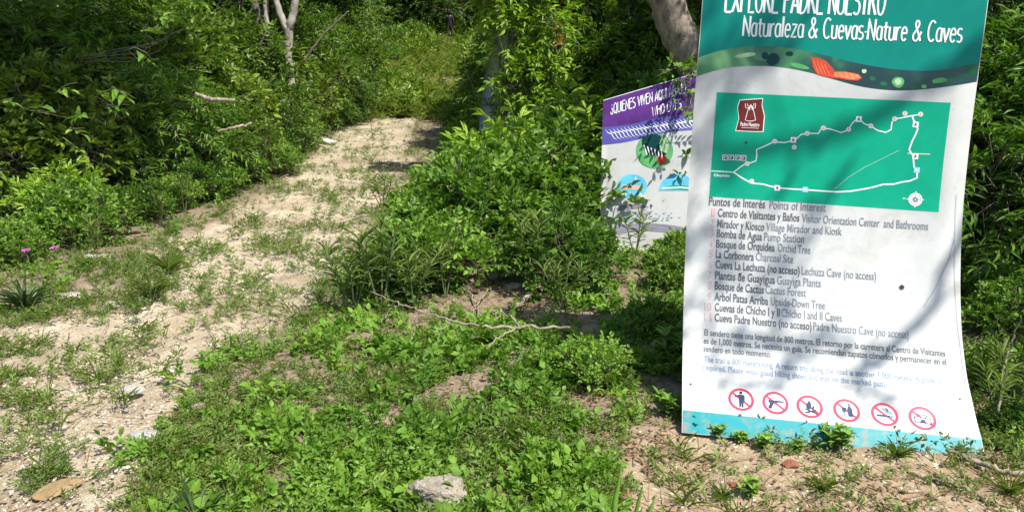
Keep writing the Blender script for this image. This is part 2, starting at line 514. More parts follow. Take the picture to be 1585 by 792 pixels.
class Art:
    """flat shapes in sheet coordinates (metres across, metres down), one mesh"""
    def __init__(s, mapper): s.v = []; s.f = []; s.m = []; s.map = mapper; s.k = 0; s.maxe = .014 if mapper is sheet_pt else .06
    def lift(s, off): s.k += 1; return off + s.k * 7e-6      # no two shapes share a plane
    def poly(s, pts, off=.0012, m=0):
        pts = [(float(a), float(b)) for a, b in pts]
        off = s.lift(off)
        tri = geometry.tessellate_polygon([[Vector((a, b, 0)) for a, b in pts]])
        todo = [[pts[i] for i in t] for t in tri]
        while todo:                      # small triangles, so that a shape follows the curve of the sheet
            t = todo.pop()
            e = [math.dist(t[i], t[(i + 1) % 3]) for i in range(3)]
            i = e.index(max(e))
            if e[i] > s.maxe:
                a, b, c = t[i], t[(i + 1) % 3], t[(i + 2) % 3]; h = ((a[0] + b[0]) / 2, (a[1] + b[1]) / 2)
                todo += [[a, h, c], [h, b, c]]
            else:
                o = len(s.v); s.v += [(a, b, off) for a, b in t]; s.f.append((o, o + 1, o + 2)); s.m.append(m)
    def grid(s, top, bot, n=12, off=.0006, m=0):
        """strip between two polylines of equal length"""
        o = len(s.v); k = len(top)
        for i in range(n + 1):
            f = i / n
            for (a, b), (c, d) in zip(top, bot): s.v.append((a + (c - a) * f, b + (d - b) * f, off))
        for i in range(n):
            for j in range(k - 1):
                s.f.append((o + i * k + j, o + (i + 1) * k + j, o + (i + 1) * k + j + 1, o + i * k + j + 1)); s.m.append(m)
    def line(s, pts, w, off=.0012, m=0, closed=False):
        off = s.lift(off)
        P = [np.array(p, float) for p in pts]
        if closed: P.append(P[0])
        wl = list(w) if isinstance(w, (list, tuple, np.ndarray)) else [w] * len(P)
        Q, W2 = [P[0]], [wl[0]]
        for i in range(1, len(P)):
            k = max(1, int(math.ceil(np.linalg.norm(P[i] - P[i - 1]) / s.maxe)))
            for j in range(1, k + 1): Q.append(P[i - 1] + (P[i] - P[i - 1]) * j / k); W2.append(wl[i - 1] + (wl[i] - wl[i - 1]) * j / k)
        P, w = Q, W2
        n = len(P)
        L, Rr = [], []
        for i in range(n):
            a = P[max(i - 1, 0)]; b = P[min(i + 1, n - 1)]
            if closed and i in (0, n - 1): a, b = P[n - 2], P[1]
            t = b - a; t = t / (np.linalg.norm(t) + 1e-12); nn = np.array([-t[1], t[0]])
            wi = w[i] if isinstance(w, (list, tuple, np.ndarray)) else w
            L.append(P[i] + nn * wi / 2); Rr.append(P[i] - nn * wi / 2)
        o = len(s.v)
        for a, b in zip(L, Rr): s.v += [(a[0], a[1], off), (b[0], b[1], off)]
        for i in range(n - 1):
            s.f.append((o + 2 * i, o + 2 * i + 1, o + 2 * i + 3, o + 2 * i + 2)); s.m.append(m)
    def disc(s, c, r, off=.0014, m=0, n=24, ry=None):
        s.poly([(c[0] + r * math.cos(2 * math.pi * i / n), c[1] + (ry or r) * math.sin(2 * math.pi * i / n)) for i in range(n)], off, m)
    def ring(s, c, r, w, off=.0012, m=0, n=40):
        s.line([(c[0] + r * math.cos(2 * math.pi * i / n), c[1] + r * math.sin(2 * math.pi * i / n)) for i in range(n)], w, off, m, True)
    def text(s, txt, a, b, size, off=.0016, m=0, bold=0.0):
        """text fitted on the baseline a -> b, em size in metres"""
        cu = bpy.data.curves.new('lettering', 'FONT'); cu.body = txt; cu.resolution_u = 3; cu.offset = bold
        ob = bpy.data.objects.new('lettering', cu); C.objects.link(ob)
        dg = bpy.context.evaluated_depsgraph_get(); dg.update()
        me = bpy.data.meshes.new_from_object(ob.evaluated_get(dg))
        n = len(me.vertices); co = np.zeros(n * 3); me.vertices.foreach_get('co', co); co = co.reshape(-1, 3)
        polys = [tuple(p.vertices) for p in me.polygons]
        bpy.data.objects.remove(ob); bpy.data.curves.remove(cu); bpy.data.meshes.remove(me)
        a = np.array(a); b = np.array(b); d = b - a; ln = np.linalg.norm(d); d /= ln
        up = np.array([d[1], -d[0]])
        x0, x1 = co[:, 0].min(), co[:, 0].max()
        o = len(s.v)
        for x, y, _ in co:
            q = a + d * ((x - x0) / (x1 - x0) * ln) + up * (y * size)
            s.v.append((q[0], q[1], off))
        for p in polys: s.f.append(tuple(o + i for i in p)); s.m.append(m)
    def build(s, name, mats, parent):
        if not s.v: return None
        A = np.array(s.v)
        W3 = s.map(A[:, 0], A[:, 1], A[:, 2])
        me = bpy.data.meshes.new(name)
        loc = np.array(root_loc(parent))
        me.from_pydata((W3 - loc).tolist(), [], s.f)
        for mm in mats: me.materials.append(mm)
        me.polygons.foreach_set('material_index', np.array(s.m, np.int32))
        me.update()
        bm = bmesh.new(); bm.from_mesh(me)
        bmesh.ops.recalc_face_normals(bm, faces=bm.faces)
        bm.to_mesh(me); bm.free()
        return mesh_obj(name, me, parent)

def root_loc(o):
    v = Vector(o.location)
    while o.parent: o = o.parent; v += o.location
    return v

def mud(nt, col):
    """splashed soil near the foot of a panel"""
    tc = nt.nodes.new('ShaderNodeTexCoord'); sx = nt.nodes.new('ShaderNodeSeparateXYZ'); nt.links.new(tc.outputs['Object'], sx.inputs[0])
    mr = nt.nodes.new('ShaderNodeMapRange'); mr.inputs[1].default_value = .30; mr.inputs[2].default_value = .0; nt.links.new(sx.outputs[2], mr.inputs[0])
    n = noise(nt, 22, 8, rough=.75)
    a = nt.nodes.new('ShaderNodeMath'); a.operation = 'MULTIPLY_ADD'; a.inputs[1].default_value = .32; nt.links.new(mr.outputs[0], a.inputs[0]); nt.links.new(n.outputs[0], a.inputs[2])
    r = ramp(nt, [(.77, (0, 0, 0)), (.92, (.7, .7, .7))]); nt.links.new(a.outputs[0], r.inputs[0])
    mx = nt.nodes.new('ShaderNodeMix'); mx.data_type = 'RGBA'; nt.links.new(r.outputs[0], mx.inputs[0]); nt.links.new(col, mx.inputs[6]); mx.inputs[7].default_value = (.27, .20, .13, 1)
    return mx.outputs[2]

def print_mat(name, col, rough=.42, var=.10, fade=.0, wear=.35):
    m, nt, b = mat_base(name)
    n = noise(nt, 7, 6, rough=.65)
    lo = tuple(c * (1 - var) for c in col); hi = tuple(min(.9, c * (1 + var) + fade) for c in col)
    r = ramp(nt, [(.3, lo), (.7, hi)])
    nt.links.new(n.outputs[0], r.inputs[0])
    n2 = noise(nt, 34, 8, rough=.75); sc = ramp(nt, [(.66, (0, 0, 0)), (.74, (1, 1, 1))]); nt.links.new(n2.outputs[0], sc.inputs[0])
    ms = nt.nodes.new('ShaderNodeMath'); ms.operation = 'MULTIPLY'; ms.inputs[1].default_value = wear; nt.links.new(sc.outputs[0], ms.inputs[0])
    mx = nt.nodes.new('ShaderNodeMix'); mx.data_type = 'RGBA'; nt.links.new(ms.outputs[0], mx.inputs[0]); nt.links.new(r.outputs[0], mx.inputs[6]); mx.inputs[7].default_value = (.55, .56, .53, 1)
    nt.links.new(mud(nt, mx.outputs[2]) if name == 'cyan_print' else mx.outputs[2], b.inputs['Base Color'])
    b.inputs['Roughness'].default_value = rough
    b.inputs['Specular IOR Level'].default_value = .15
    return m

def sheet_mat():
    m, nt, b = mat_base('white_sign_sheet')
    n1 = noise(nt, 2.5, 6, rough=.6); n2 = noise(nt, 60, 3)
    r = ramp(nt, [(.3, (.41, .42, .41)), (.6, (.485, .495, .48)), (.8, (.53, .54, .525))]); nt.links.new(n1.outputs[0], r.inputs[0])
    sp = ramp(nt, [(.26, (.55, .52, .47)), (.34, (1, 1, 1))]); nt.links.new(n2.outputs[0], sp.inputs[0])
    mx = nt.nodes.new('ShaderNodeMix'); mx.data_type = 'RGBA'; mx.blend_type = 'MULTIPLY'; mx.inputs[0].default_value = .5
    nt.links.new(r.outputs[0], mx.inputs[6]); nt.links.new(sp.outputs[0], mx.inputs[7])
    n3 = noise(nt, 4.5, 8, rough=.7); n3.inputs['Distortion'].default_value = 1.2
    st = ramp(nt, [(.50, (1, 1, 1)), (.60, (.86, .85, .80)), (.72, (.74, .72, .66))]); nt.links.new(n3.outputs[0], st.inputs[0])
    m2 = nt.nodes.new('ShaderNodeMix'); m2.data_type = 'RGBA'; m2.blend_type = 'MULTIPLY'; m2.inputs[0].default_value = .6
    nt.links.new(mx.outputs[2], m2.inputs[6]); nt.links.new(st.outputs[0], m2.inputs[7])
    nt.links.new(mud(nt, m2.outputs[2]), b.inputs['Base Color']); b.inputs['Roughness'].default_value = .4
    b.inputs['Specular IOR Level'].default_value = .15
    bump(nt, b, n1.outputs[0], .08, .02)
    return m
M['sheet'] = sheet_mat()
M['teal'] = print_mat('teal_print', (.002, .190, .150))
M['mapgreen'] = print_mat('map_green_print', (.002, .285, .170))
M['cyan'] = print_mat('cyan_print', (.002, .225, .255), var=.08, wear=.10)
M['white'] = print_mat('white_print', (.70, .72, .71))
M['ink'] = print_mat('dark_ink', (.105, .11, .12), var=.25)
M['ink_grey'] = print_mat('grey_ink', (.18, .20, .225), var=.25)
M['ink_blue'] = print_mat('faded_blue_ink', (.20, .26, .36), var=.25)
M['ink_pink'] = print_mat('faded_pink_ink', (.55, .34, .34), var=.2)
M['sign_red'] = print_mat('prohibition_red', (.50, .035, .075), var=.2)
M['sign_navy'] = print_mat('pictogram_navy', (.022, .034, .085), var=.2)
M['maroon'] = print_mat('maroon_print', (.125, .020, .018))
M['marker'] = print_mat('marker_beige', (.60, .50, .40))
M['marker_blue'] = print_mat('marker_blue', (.25, .50, .72))
M['black'] = print_mat('black_print', (.02, .02, .022))
M['p_dark'] = print_mat('photo_dark', (.004, .045, .045), var=.3)
M['p_mid'] = print_mat('photo_green', (.018, .120, .050), var=.4)
M['p_light'] = print_mat('photo_light_green', (.08, .30, .10), var=.5)
M['p_pale'] = print_mat('photo_pale_green', (.30, .46, .26), var=.4)
M['p_red'] = print_mat('photo_red', (.48, .055, .025), var=.45)
M['p_orange'] = print_mat('photo_orange', (.58, .20, .09), var=.4)
M['post'] = bark_mat('weathered_post', (.10, .075, .05), (.26, .21, .15), 20)
M['bolt'] = flat_mat('bolt_grey', (.05, .05, .05), .5)

base_mid = sheet_pt(np.array(SW / 2), np.array(arc[-1]))
trail_sign = empty('trail_sign', (float(base_mid[0]), float(base_mid[1]), 0), 0,
                   'tall white curved trail map sign with teal header and green map, standing beside the path', 'sign')
# sheet: a 4 mm board following the curve
vs = np.linspace(0, arc[-1], 121); us = np.linspace(0, SW, 13)
UU, VV = np.meshgrid(us, vs)
fr = sheet_pt(UU, VV, 0.0); bk = sheet_pt(UU, VV, -.004)
loc = np.array(trail_sign.location)
nr, nc = UU.shape
V = np.concatenate([fr.reshape(-1, 3), bk.reshape(-1, 3)]) - loc
ii = np.arange(nr * nc).reshape(nr, nc); jj = ii + nr * nc
q1 = np.stack([ii[:-1, :-1], ii[1:, :-1], ii[1:, 1:], ii[:-1, 1:]], -1).reshape(-1, 4)
q2 = q1[:, ::-1] + nr * nc
rim = []
for a in (ii[:, 0], ii[:, -1]):
    rim.append(np.stack([a[:-1], a[1:], a[1:] + nr * nc, a[:-1] + nr * nc], -1))
for a in (ii[0], ii[-1]):
    rim.append(np.stack([a[:-1], a[1:], a[1:] + nr * nc, a[:-1] + nr * nc], -1))
mesh_obj('board', np_mesh('board', V, np.concatenate([q1, q2] + rim), None, [M['sheet']], None, True), trail_sign)
# two posts that carry the board from behind
for uu in (.22, 1.0):
    top = sheet_pt(np.array(uu), np.array(.12), -.045); low = sheet_pt(np.array(uu), np.array(1.2), -.045)
    dirv = (low - top) / np.linalg.norm(low - top)
    endp = top + dirv * ((top[2] + .25) / -dirv[2])
    v, q, t = tube(np.array([top, (top + endp) / 2, endp]) - loc, .035, 8)
    mesh_obj('post', np_mesh('post', v, q, t, [M['post']], None, True), trail_sign)

c4 = lambda x, y: (1050 + x / 2.4, y / 2.4)
c5 = lambda x, y: (1050 + x / 1.886, 300 + y / 1.886)
U4 = lambda x, y: uv(*c4(x, y))
U5 = lambda x, y: uv(*c5(x, y))
def resample(P, n):
    P = smooth_path(np.array([(a, b, 0) for a, b in P]), n * 6)[:, :2]
    s = np.concatenate([[0], np.cumsum(np.linalg.norm(np.diff(P, axis=0), axis=1))])
    t = np.linspace(0, s[-1], n)
    return [(float(np.interp(x, s, P[:, 0])), float(np.interp(x, s, P[:, 1]))) for x in t]
wave1 = [U4(*p) for p in [(82, 215), (150, 190), (250, 174), (330, 172), (420, 180), (520, 200), (640, 230), (760, 252), (860, 262), (960, 262), (1060, 245), (1110, 232)]]
wave2 = [U4(*p) for p in [(70, 284), (130, 265), (200, 250), (290, 246), (380, 250), (480, 268), (580, 296), (680, 322), (780, 335), (880, 335), (1000, 322), (1106, 304)]]
wave1[0] = (0.003, wave1[0][1]); wave1[-1] = (SW - .003, wave1[-1][1])
wave2[0] = (0.003, wave2[0][1]); wave2[-1] = (SW - .003, wave2[-1][1])
wave1 = resample(wave1, 40); wave2 = resample(wave2, 40)
xs = np.linspace(.003, SW - .003, 40)
w1 = lambda x: float(np.interp(x, [p[0] for p in wave1], [p[1] for p in wave1]))
w2 = lambda x: float(np.interp(x, [p[0] for p in wave2], [p[1] for p in wave2]))
art = Art(sheet_pt)
art.grid([(x, .003) for x in xs], [(x, w1(x)) for x in xs], 60)
header = art.build('header_panel', [M['teal']], trail_sign)
# photo band: out of focus leaves and a red flower
def bokeh_mat():
    m, nt, b = mat_base('photo_bokeh')
    tc = nt.nodes.new('ShaderNodeTexCoord'); sx = nt.nodes.new('ShaderNodeSeparateXYZ'); nt.links.new(tc.outputs['Object'], sx.inputs[0])
    mr = nt.nodes.new('ShaderNodeMapRange'); mr.inputs[1].default_value = -.6; mr.inputs[2].default_value = .25; nt.links.new(sx.outputs[0], mr.inputs[0])
    n = noise(nt, 5.5, 2); n.inputs['Distortion'].default_value = .6
    ma = nt.nodes.new('ShaderNodeMath'); ma.operation = 'MULTIPLY_ADD'; ma.inputs[1].default_value = -.42; nt.links.new(mr.outputs[0], ma.inputs[0]); nt.links.new(n.outputs[0], ma.inputs[2])
    r = ramp(nt, [(.02, (.003, .030, .034)), (.22, (.006, .075, .050)), (.40, (.050, .200, .070)), (.56, (.17, .40, .16)), (.72, (.40, .56, .34))])
    nt.links.new(ma.outputs[0], r.inputs[0]); nt.links.new(r.outputs[0], b.inputs['Base Color']); b.inputs['Roughness'].default_value = .38
    return m
band = Art(sheet_pt)
band.grid([(x, w1(x)) for x in xs], [(x, w2(x)) for x in xs], 10, .0006, 6)
def inband(pts):
    return [(min(max(a, .004), SW - .004), min(max(b, w1(a) + .002), w2(a) - .002)) for a, b in pts]
def blob(cx, cy, rx, ry, m, seed, off, rot=0, n=22, rough=.18):
    rg = random.Random(seed)
    k = [1 + rough * rg.uniform(-1, 1) for _ in range(n)]
    k = [(k[i - 1] + k[i] + k[(i + 1) % n]) / 3 for i in range(n)]
    px = []
    for i in range(n):
        a = 2 * math.pi * i / n
        x = rx * math.cos(a) * k[i]; y = ry * math.sin(a) * k[i]
        px.append((cx + x * math.cos(rot) - y * math.sin(rot), cy + x * math.sin(rot) + y * math.cos(rot)))
    band.poly(inband([U4(*p) for p in px]), off, m)
blob(250, 206, 40, 8, 3, 3, .0013, -.14)
blob(352, 222, 26, 22, 0, 4, .0012); blob(322, 208, 12, 14, 0, 24, .0012); blob(412, 200, 14, 9, 0, 5, .0012); blob(448, 246, 36, 9, 2, 6, .0011, .25)
blob(690, 265, 9, 8, 3, 9, .0012); blob(720, 292, 12, 9, 1, 19, .0012); blob(816, 306, 22, 20, 2, 10, .0012); blob(815, 304, 12, 12, 3, 20, .0014); blob(970, 300, 30, 9, 2, 11, .0012, -.12); blob(872, 327, 10, 6, 1, 12, .0012)
blob(1085, 258, 24, 20, 1, 13, .0010); blob(912, 322, 10, 7, 2, 14, .0013); blob(762, 312, 14, 8, 1, 16, .0011)
fl = [(490, 212), (520, 216), (548, 228), (572, 252), (580, 266), (620, 266), (668, 276), (682, 290), (665, 300), (630, 298), (596, 292), (572, 290), (540, 284), (515, 276), (500, 250)]
band.poly([U4(*p) for p in fl], .0016, 4)
band.poly([U4(*p) for p in [(580, 268), (622, 268), (666, 278), (676, 289), (650, 296), (600, 288), (576, 284)]], .0018, 5)
for k in range(4):
    a = (500 + k * 14, 218 + k * 7); b_ = (520 + k * 14, 274 + k * 3)
    band.line([U4(*a), U4(*b_)], .0022, .0019, 5)
for k in range(4):
    band.line([U4(590 + k * 20, 270), U4(600 + k * 20, 294)], .0016, .0020, 4)
band.build('photo_band', [M['p_dark'], M['p_mid'], M['p_light'], M['p_pale'], M['p_red'], M['p_orange'], bokeh_mat()], trail_sign)
# teal foot strip
ft = [U5(*p) for p in [(14, 630), (230, 655), (450, 678), (660, 698), (880, 716)]]
f0, f1 = ft[0][1], ft[-1][1]
foot = Art(sheet_pt)
foot.grid([(x, f0 + (f1 - f0) * x / SW) for x in np.linspace(.003, SW - .003, 14)], [(x, arc[-1] - .002) for x in np.linspace(.003, SW - .003, 14)], 20)
foot.build('foot_strip', [M['cyan']], trail_sign)
# map panel
mp = Art(sheet_pt)
TL, TR, BR, BL = U4(143, 343), U4(1012, 382), U4(967, 788), U4(115, 730)
mp.grid([(TL[0] + (TR[0] - TL[0]) * t, TL[1] + (TR[1] - TL[1]) * t) for t in np.linspace(0, 1, 14)], [(BL[0] + (BR[0] - BL[0]) * t, BL[1] + (BR[1] - BL[1]) * t) for t in np.linspace(0, 1, 14)], 40)
mapp = mp.build('map_panel', [M['mapgreen']], trail_sign)
tr = Art(sheet_pt)
main = [(122, 635), (160, 637), (205, 640), (228, 622), (250, 608), (270, 604), (288, 598), (291, 580), (290, 556), (320, 543), (355, 527), (395, 530), (425, 522), (440, 515), (455, 500), (478, 496), (520, 496), (528, 482), (538, 476), (565, 480), (605, 493), (632, 482), (643, 462), (655, 448), (672, 442), (690, 460), (714, 468), (740, 485), (770, 492), (790, 482), (793, 455), (803, 442), (830, 438), (868, 430), (900, 425)]
back = [(868, 430), (873, 445), (882, 462), (889, 480), (880, 502), (868, 525), (857, 556), (872, 580), (875, 620), (886, 635), (887, 660), (860, 672), (830, 676), (800, 684), (760, 685), (720, 696), (690, 702), (640, 710), (590, 713), (530, 709), (475, 705), (420, 702), (370, 698), (335, 690), (315, 684), (270, 680), (235, 660), (205, 640)]
tr.line([U4(*p) for p in main], .0048); tr.line([U4(*p) for p in back], .0065, .0013)
tr.line([U4(*p) for p in [(580, 702), (630, 660), (690, 622), (760, 588), (820, 558)]], .0009, .0010)
tr.line([U4(850, 570), U4(935, 573)], .004, .0011, 1)
tr.build('trail_line', [M['white'], M['marker']], mapp)
for p in [(255, 608), (358, 525), (430, 547), (478, 496), (538, 476), (632, 481), (714, 468), (803, 442), (841, 422), (899, 425), (272, 673)]:
    a = Art(sheet_pt); c = U4(*p); a.disc(c, .0108, .0018, 0, 18); a.disc(c, .0088, .0021, 1, 18); a.line([(c[0], c[1] - .004), (c[0], c[1] + .004)], .0018, .0024, 2)
    a.build('map_marker', [M['white'], M['marker'], M['ink_grey']], mapp)
for p, mi in [((427, 520), 0), ((670, 443), 0), ((881, 463), 0), ((880, 581), 0), ((367, 698), 0), ((471, 704), 1), ((885, 632), 1), ((173, 585), 2), ((196, 585), 2), ((220, 586), 2), ((242, 587), 2)]:
    a = Art(sheet_pt); c = U4(*p); h = .0125
    a.poly([(c[0] - h, c[1] - h), (c[0] + h, c[1] - h), (c[0] + h, c[1] + h), (c[0] - h, c[1] + h)], .0018, 0 if mi != 1 else 1)
    if mi == 0:
        a.disc((c[0], c[1] - .006), .003, .0022, 2, 8); a.poly([(c[0] - .005, c[1] - .003), (c[0] + .004, c[1] - .003), (c[0] + .005, c[1] + .008), (c[0], c[1] + .004), (c[0] - .005, c[1] + .008)], .0022, 2)
    elif mi == 2:
        g = .0095; a.poly([(c[0] - g, c[1] - g), (c[0] + g, c[1] - g), (c[0] + g, c[1] + g), (c[0] - g, c[1] + g)], .0021, 2)
        a.line([(c[0] - .004, c[1] + .006), (c[0] - .004, c[1] - .006), (c[0] + .004, c[1] - .004), (c[0] - .002, c[1])], .0028, .0024, 0)
    else:
        a.line([(c[0] - .008, c[1]), (c[0] - .003, c[1] - .004), (c[0] + .003, c[1] + .003), (c[0] + .008, c[1] - .002)], .003, .0022, 0)
    a.build('map_symbol', [M['white'], M['marker_blue'], M['ink']], mapp)
a = Art(sheet_pt); c = U4(880, 741); a.disc(c, .030, .0016, 0, 30); a.ring(c, .0235, .002, .0020, 1)
for k in range(16):
    an = k * math.pi / 8; rr = .020 if k % 2 == 0 else .013
    a.line([(c[0] + .003 * math.cos(an), c[1] + .003 * math.sin(an)), (c[0] + rr * math.cos(an), c[1] + rr * math.sin(an))], .0026, .0020, 1)
for k in range(4):
    an = k * math.pi / 2; a.line([(c[0] + .031 * math.cos(an), c[1] + .031 * math.sin(an)), (c[0] + .037 * math.cos(an), c[1] + .037 * math.sin(an))], .004, .0016, 0)
a.text('N', (c[0] - .052, c[1] + .004), (c[0] - .042, c[1] + .001), .014)
a.build('compass_rose', [M['white'], M['ink_grey']], mapp)
a = Art(sheet_pt)
lg = [(229, 374), (268, 371), (312, 368), (309, 392), (318, 430), (313, 488), (265, 487), (214, 484), (226, 440), (221, 400)]
ctr = (266, 428)
a.poly([U4(ctr[0] + (x - ctr[0]) * 1.06, ctr[1] + (y - ctr[1]) * 1.05) for x, y in lg], .0014, 0)
a.poly([U4(*p) for p in lg], .0018, 1)
for pts in ([(262, 398), (248, 446), (258, 450), (275, 450), (287, 446), (276, 398)], [(248, 385), (250, 400), (262, 404), (269, 388), (276, 404), (286, 400), (286, 384)], [(269, 388), (264, 410)], [(269, 388), (275, 410)], [(256, 385), (258, 394), (264, 396)], [(280, 384), (280, 394), (274, 396)]):
    a.line([U4(*p) for p in pts], .0026, .0022, 0)
a.text('Padre Nuestro', U4(230, 468), U4(300, 471), .026, .0022, 0, .012)
a.line([U4(234, 474), U4(298, 477)], .0018, .0022, 0)
a.build('logo_badge', [M['white'], M['maroon']], mapp)
a = Art(sheet_pt)
a.text('Bayahibe', U4(141, 655), U4(191, 657), .015, .0016, 0, .02)
a.line([U4(138, 645), U4(132, 650), U4(138, 655)], .004, .0016, 0)
a.build('map_lettering', [M['white']], mapp)

# headline in a narrow hand-drawn display face (strokes)
def arcp(cx, cy, rx, ry, a0, a1, n=12):
    return [(cx + rx * math.cos(R(a0 + (a1 - a0) * i / n)), cy + ry * math.sin(R(a0 + (a1 - a0) * i / n))) for i in range(n + 1)]
GL = {
 'E': (.40, [[(.05, 1), (.05, 0)], [(.05, 1), (.36, 1)], [(.05, .66), (.32, .66)], [(.05, 0), (.38, 0)]]),
 'X': (.46, [[(.03, 1), (.40, 0)], [(.40, 1), (.03, 0)]]),
 'P': (.42, [[(.05, 1), (.05, 0)], [(.05, 1)] + arcp(.17, .76, .20, .24, 90, -90) + [(.05, .52)]]),
 'L': (.37, [[(.05, 1), (.05, 0), (.35, 0)]]),
 'O': (.46, [arcp(.22, .5, .18, .5, 0, 360, 24)]),
 'R': (.44, [[(.05, 1), (.05, 0)], [(.05, 1)] + arcp(.17, .78, .19, .22, 90, -90) + [(.05, .56)], [(.17, .56), (.40, 0)]]),
 'A': (.44, [[(.02, 0), (.21, 1), (.40, 0)], [(.08, .30), (.34, .30)]]),
 'D': (.45, [[(.05, 1), (.05, 0)], [(.05, 1)] + arcp(.14, .5, .26, .5, 90, -90, 16) + [(.05, 0)]]),
 'N': (.46, [[(.05, 0), (.05, 1), (.39, 0), (.39, 1)]]),
 'U': (.44, [[(.05, 1), (.05, .25)] + arcp(.21, .22, .16, .22, 180, 360) + [(.37, 1)]]),
 'S': (.40, [arcp(.19, .76, .15, .24, 40, 270, 12) + arcp(.19, .26, .16, .26, 90, -140, 14)]),
 'T': (.40, [[(.19, 1), (.19, 0)], [(.0, 1), (.38, 1)]]),
 'C': (.44, [arcp(.24, .5, .19, .5, 50, 310, 18)]),
 'a': (.36, [[(.29, .66), (.29, 0)], arcp(.17, .33, .13, .33, 60, 300, 14)]),
 't': (.28, [[(.12, .88), (.12, .12), (.18, 0), (.25, .02)], [(.02, .64), (.25, .64)]]),
 'u': (.36, [[(.05, .66), (.05, .18)] + arcp(.17, .16, .12, .16, 180, 360, 8) + [(.29, .66)], [(.29, .3), (.29, 0)]]),
 'r': (.28, [[(.05, .66), (.05, 0)], [(.05, .42), (.13, .62), (.25, .64)]]),
 'l': (.16, [[(.07, 1.02), (.07, 0)]]),
 'e': (.36, [[(.05, .36), (.30, .36)] + arcp(.175, .36, .125, .30, 0, 180, 10) + arcp(.175, .30, .125, .30, 180, 320, 10)]),
 'z': (.34, [[(.04, .64), (.29, .64), (.04, .02), (.31, .02)]]),
 'v': (.34, [[(.02, .66), (.16, 0), (.30, .66)]]),
 's': (.31, [arcp(.15, .50, .11, .16, 40, 270, 10) + arcp(.15, .17, .12, .17, 90, -140, 10)]),
 '&': (.50, [[(.44, 0), (.14, .72)] + arcp(.21, .82, .09, .17, 215, -60, 14) + [(.10, .40)] + arcp(.18, .22, .14, .22, 140, 330, 12) + [(.44, .46)]]),
 '.': (.16, [[(.07, .40), (.09, .34)]]),
 ' ': (.24, []),
}
def display(art, txt, a, b, cap, wt=.085, m=0):
    tot = sum(GL[ch][0] for ch in txt) - .05
    a = np.array(a); b = np.array(b); d = b - a; ln = np.linalg.norm(d); d /= ln; up = np.array([d[1], -d[0]])
    kx = ln / tot; x = 0
    for i, ch in enumerate(txt):
        w, st = GL[ch]
        for s in st:
            pts = [a + d * ((x + p[0]) * kx) + up * (p[1] * cap) for p in s]
            nn = len(pts)
            art.line(pts, [cap * wt * (1.25 if k in (0, nn - 1) else 1.0) for k in range(nn)], .0016, m)
            for p in pts[1:-1]:
                if nn < 6: art.disc(p, cap * wt * .5, .0016, m, 8)
        x += w
hl = Art(sheet_pt)
display(hl, 'EXPLORE PADRE NUESTRO', U4(170, 45), U4(763, 57), .112, .075)
display(hl, 'Naturaleza & Cuevas.Nature & Caves', U4(236, 134), U4(1049, 158), .088, .082)
hl.build('headline_lettering', [M['white']], trail_sign)

# list of points of interest, paragraphs
dk = Art(sheet_pt); gr = Art(sheet_pt); pk = Art(sheet_pt); bl = Art(sheet_pt)
SZ = .055
hd = Art(sheet_pt); pa = Art(sheet_pt)
hd.text('Puntos de Interés', U5(89, 33), U5(253, 42), .058, .0016, 0, .014)
hd.text('Points of Interest', U5(266, 43), U5(430, 52), .058, .0016, 1, .008)
hd.build('heading_lettering', [M['ink'], M['ink_grey']], trail_sign)
ROWS = [('1', 'Centro de Visitantes y Baños', (115, 66), (353, 81), 'Visitor Orientation Center  and Bathrooms', (360, 82), (729, 106)),
 ('2', 'Mirador y Kiosco', (113, 97), (250, 108), 'Village Mirador and Kiosk', (256, 107), (477, 121)),
 ('3', 'Bomba de Agua', (112, 126), (244, 136), 'Pump Station', (250, 136), (367, 143)),
 ('4', 'Bosque de Orquídea', (110, 156), (281, 168), 'Orchid Tree', (290, 168), (385, 175)),
 ('5', 'La Corbonera', (109, 186), (220, 195), 'Charcoal Site', (226, 194), (335, 202)),
 ('6', 'Cueva La Lechuza (no acceso)', (108, 216), (354, 236), 'Lechuza Cave (no access)', (360, 235), (577, 252)),
 ('7', 'Plantas de Guayigua', (107, 248), (282, 262), 'Guayiga Plants', (288, 263), (416, 272)),
 ('8', 'Bosque de Cactus', (106, 278), (250, 291), 'Cactus Forest', (254, 290), (373, 300)),
 ('9', 'Arbol Patas Arriba', (105, 310), (262, 324), 'Upside-Down Tree', (270, 324), (428, 337)),
 ('10', 'Cuevas de Chicho I y II', (106, 341), (296, 358), 'Chicho I and II Caves', (301, 358), (478, 373)),
 ('11', 'Cueva Padre Nuestro (no acceso)', (106, 371), (389, 397), 'Padre Nuestro Cave (no access)', (394, 397), (673, 422))]
for n_, es, a0, a1, en, b0, b1 in ROWS:
    dk.text(es, U5(*a0), U5(*a1), SZ, .0016, 0, .016); gr.text(en, U5(*b0), U5(*b1), SZ, .0016, 0, .008)
    w = 10 if len(n_) == 1 else 20
    pk.text(n_, U5(a0[0] - 9 - w, a0[1] - 1.5), U5(a0[0] - 9, a0[1] - .5), SZ, .0016, 0, .004)
pa.text('El sendero tiene una longitud de 800 metros. El retorno por la carretera al Centro de Visitantes', U5(76, 412), U5(780, 474), .043, .0016, 0, .010)
pa.text('es de 1,000 metros. Se necesita un guía. Se recomiendan zapatos cómodos y permanecer en el', U5(74, 436), U5(783, 499), .043, .0016, 0, .010)
pa.text('sendero en todo momento.', U5(73, 459), U5(271, 477), .043, .0016, 0, .010)
bl.text('The trail is 800 meters long. A return trip along the road is another 1,000 meters. A guide is', U5(75, 489), U5(768, 554), .043, .0016, 0, .010)
bl.text('required. Please wear good hiking shoes and stay on the marked path.', U5(73, 513), U5(608, 563), .043, .0016, 0, .010)
pa.build('paragraph_lettering', [M['ink']], trail_sign)
dk.build('spanish_lettering', [M['ink']], trail_sign)
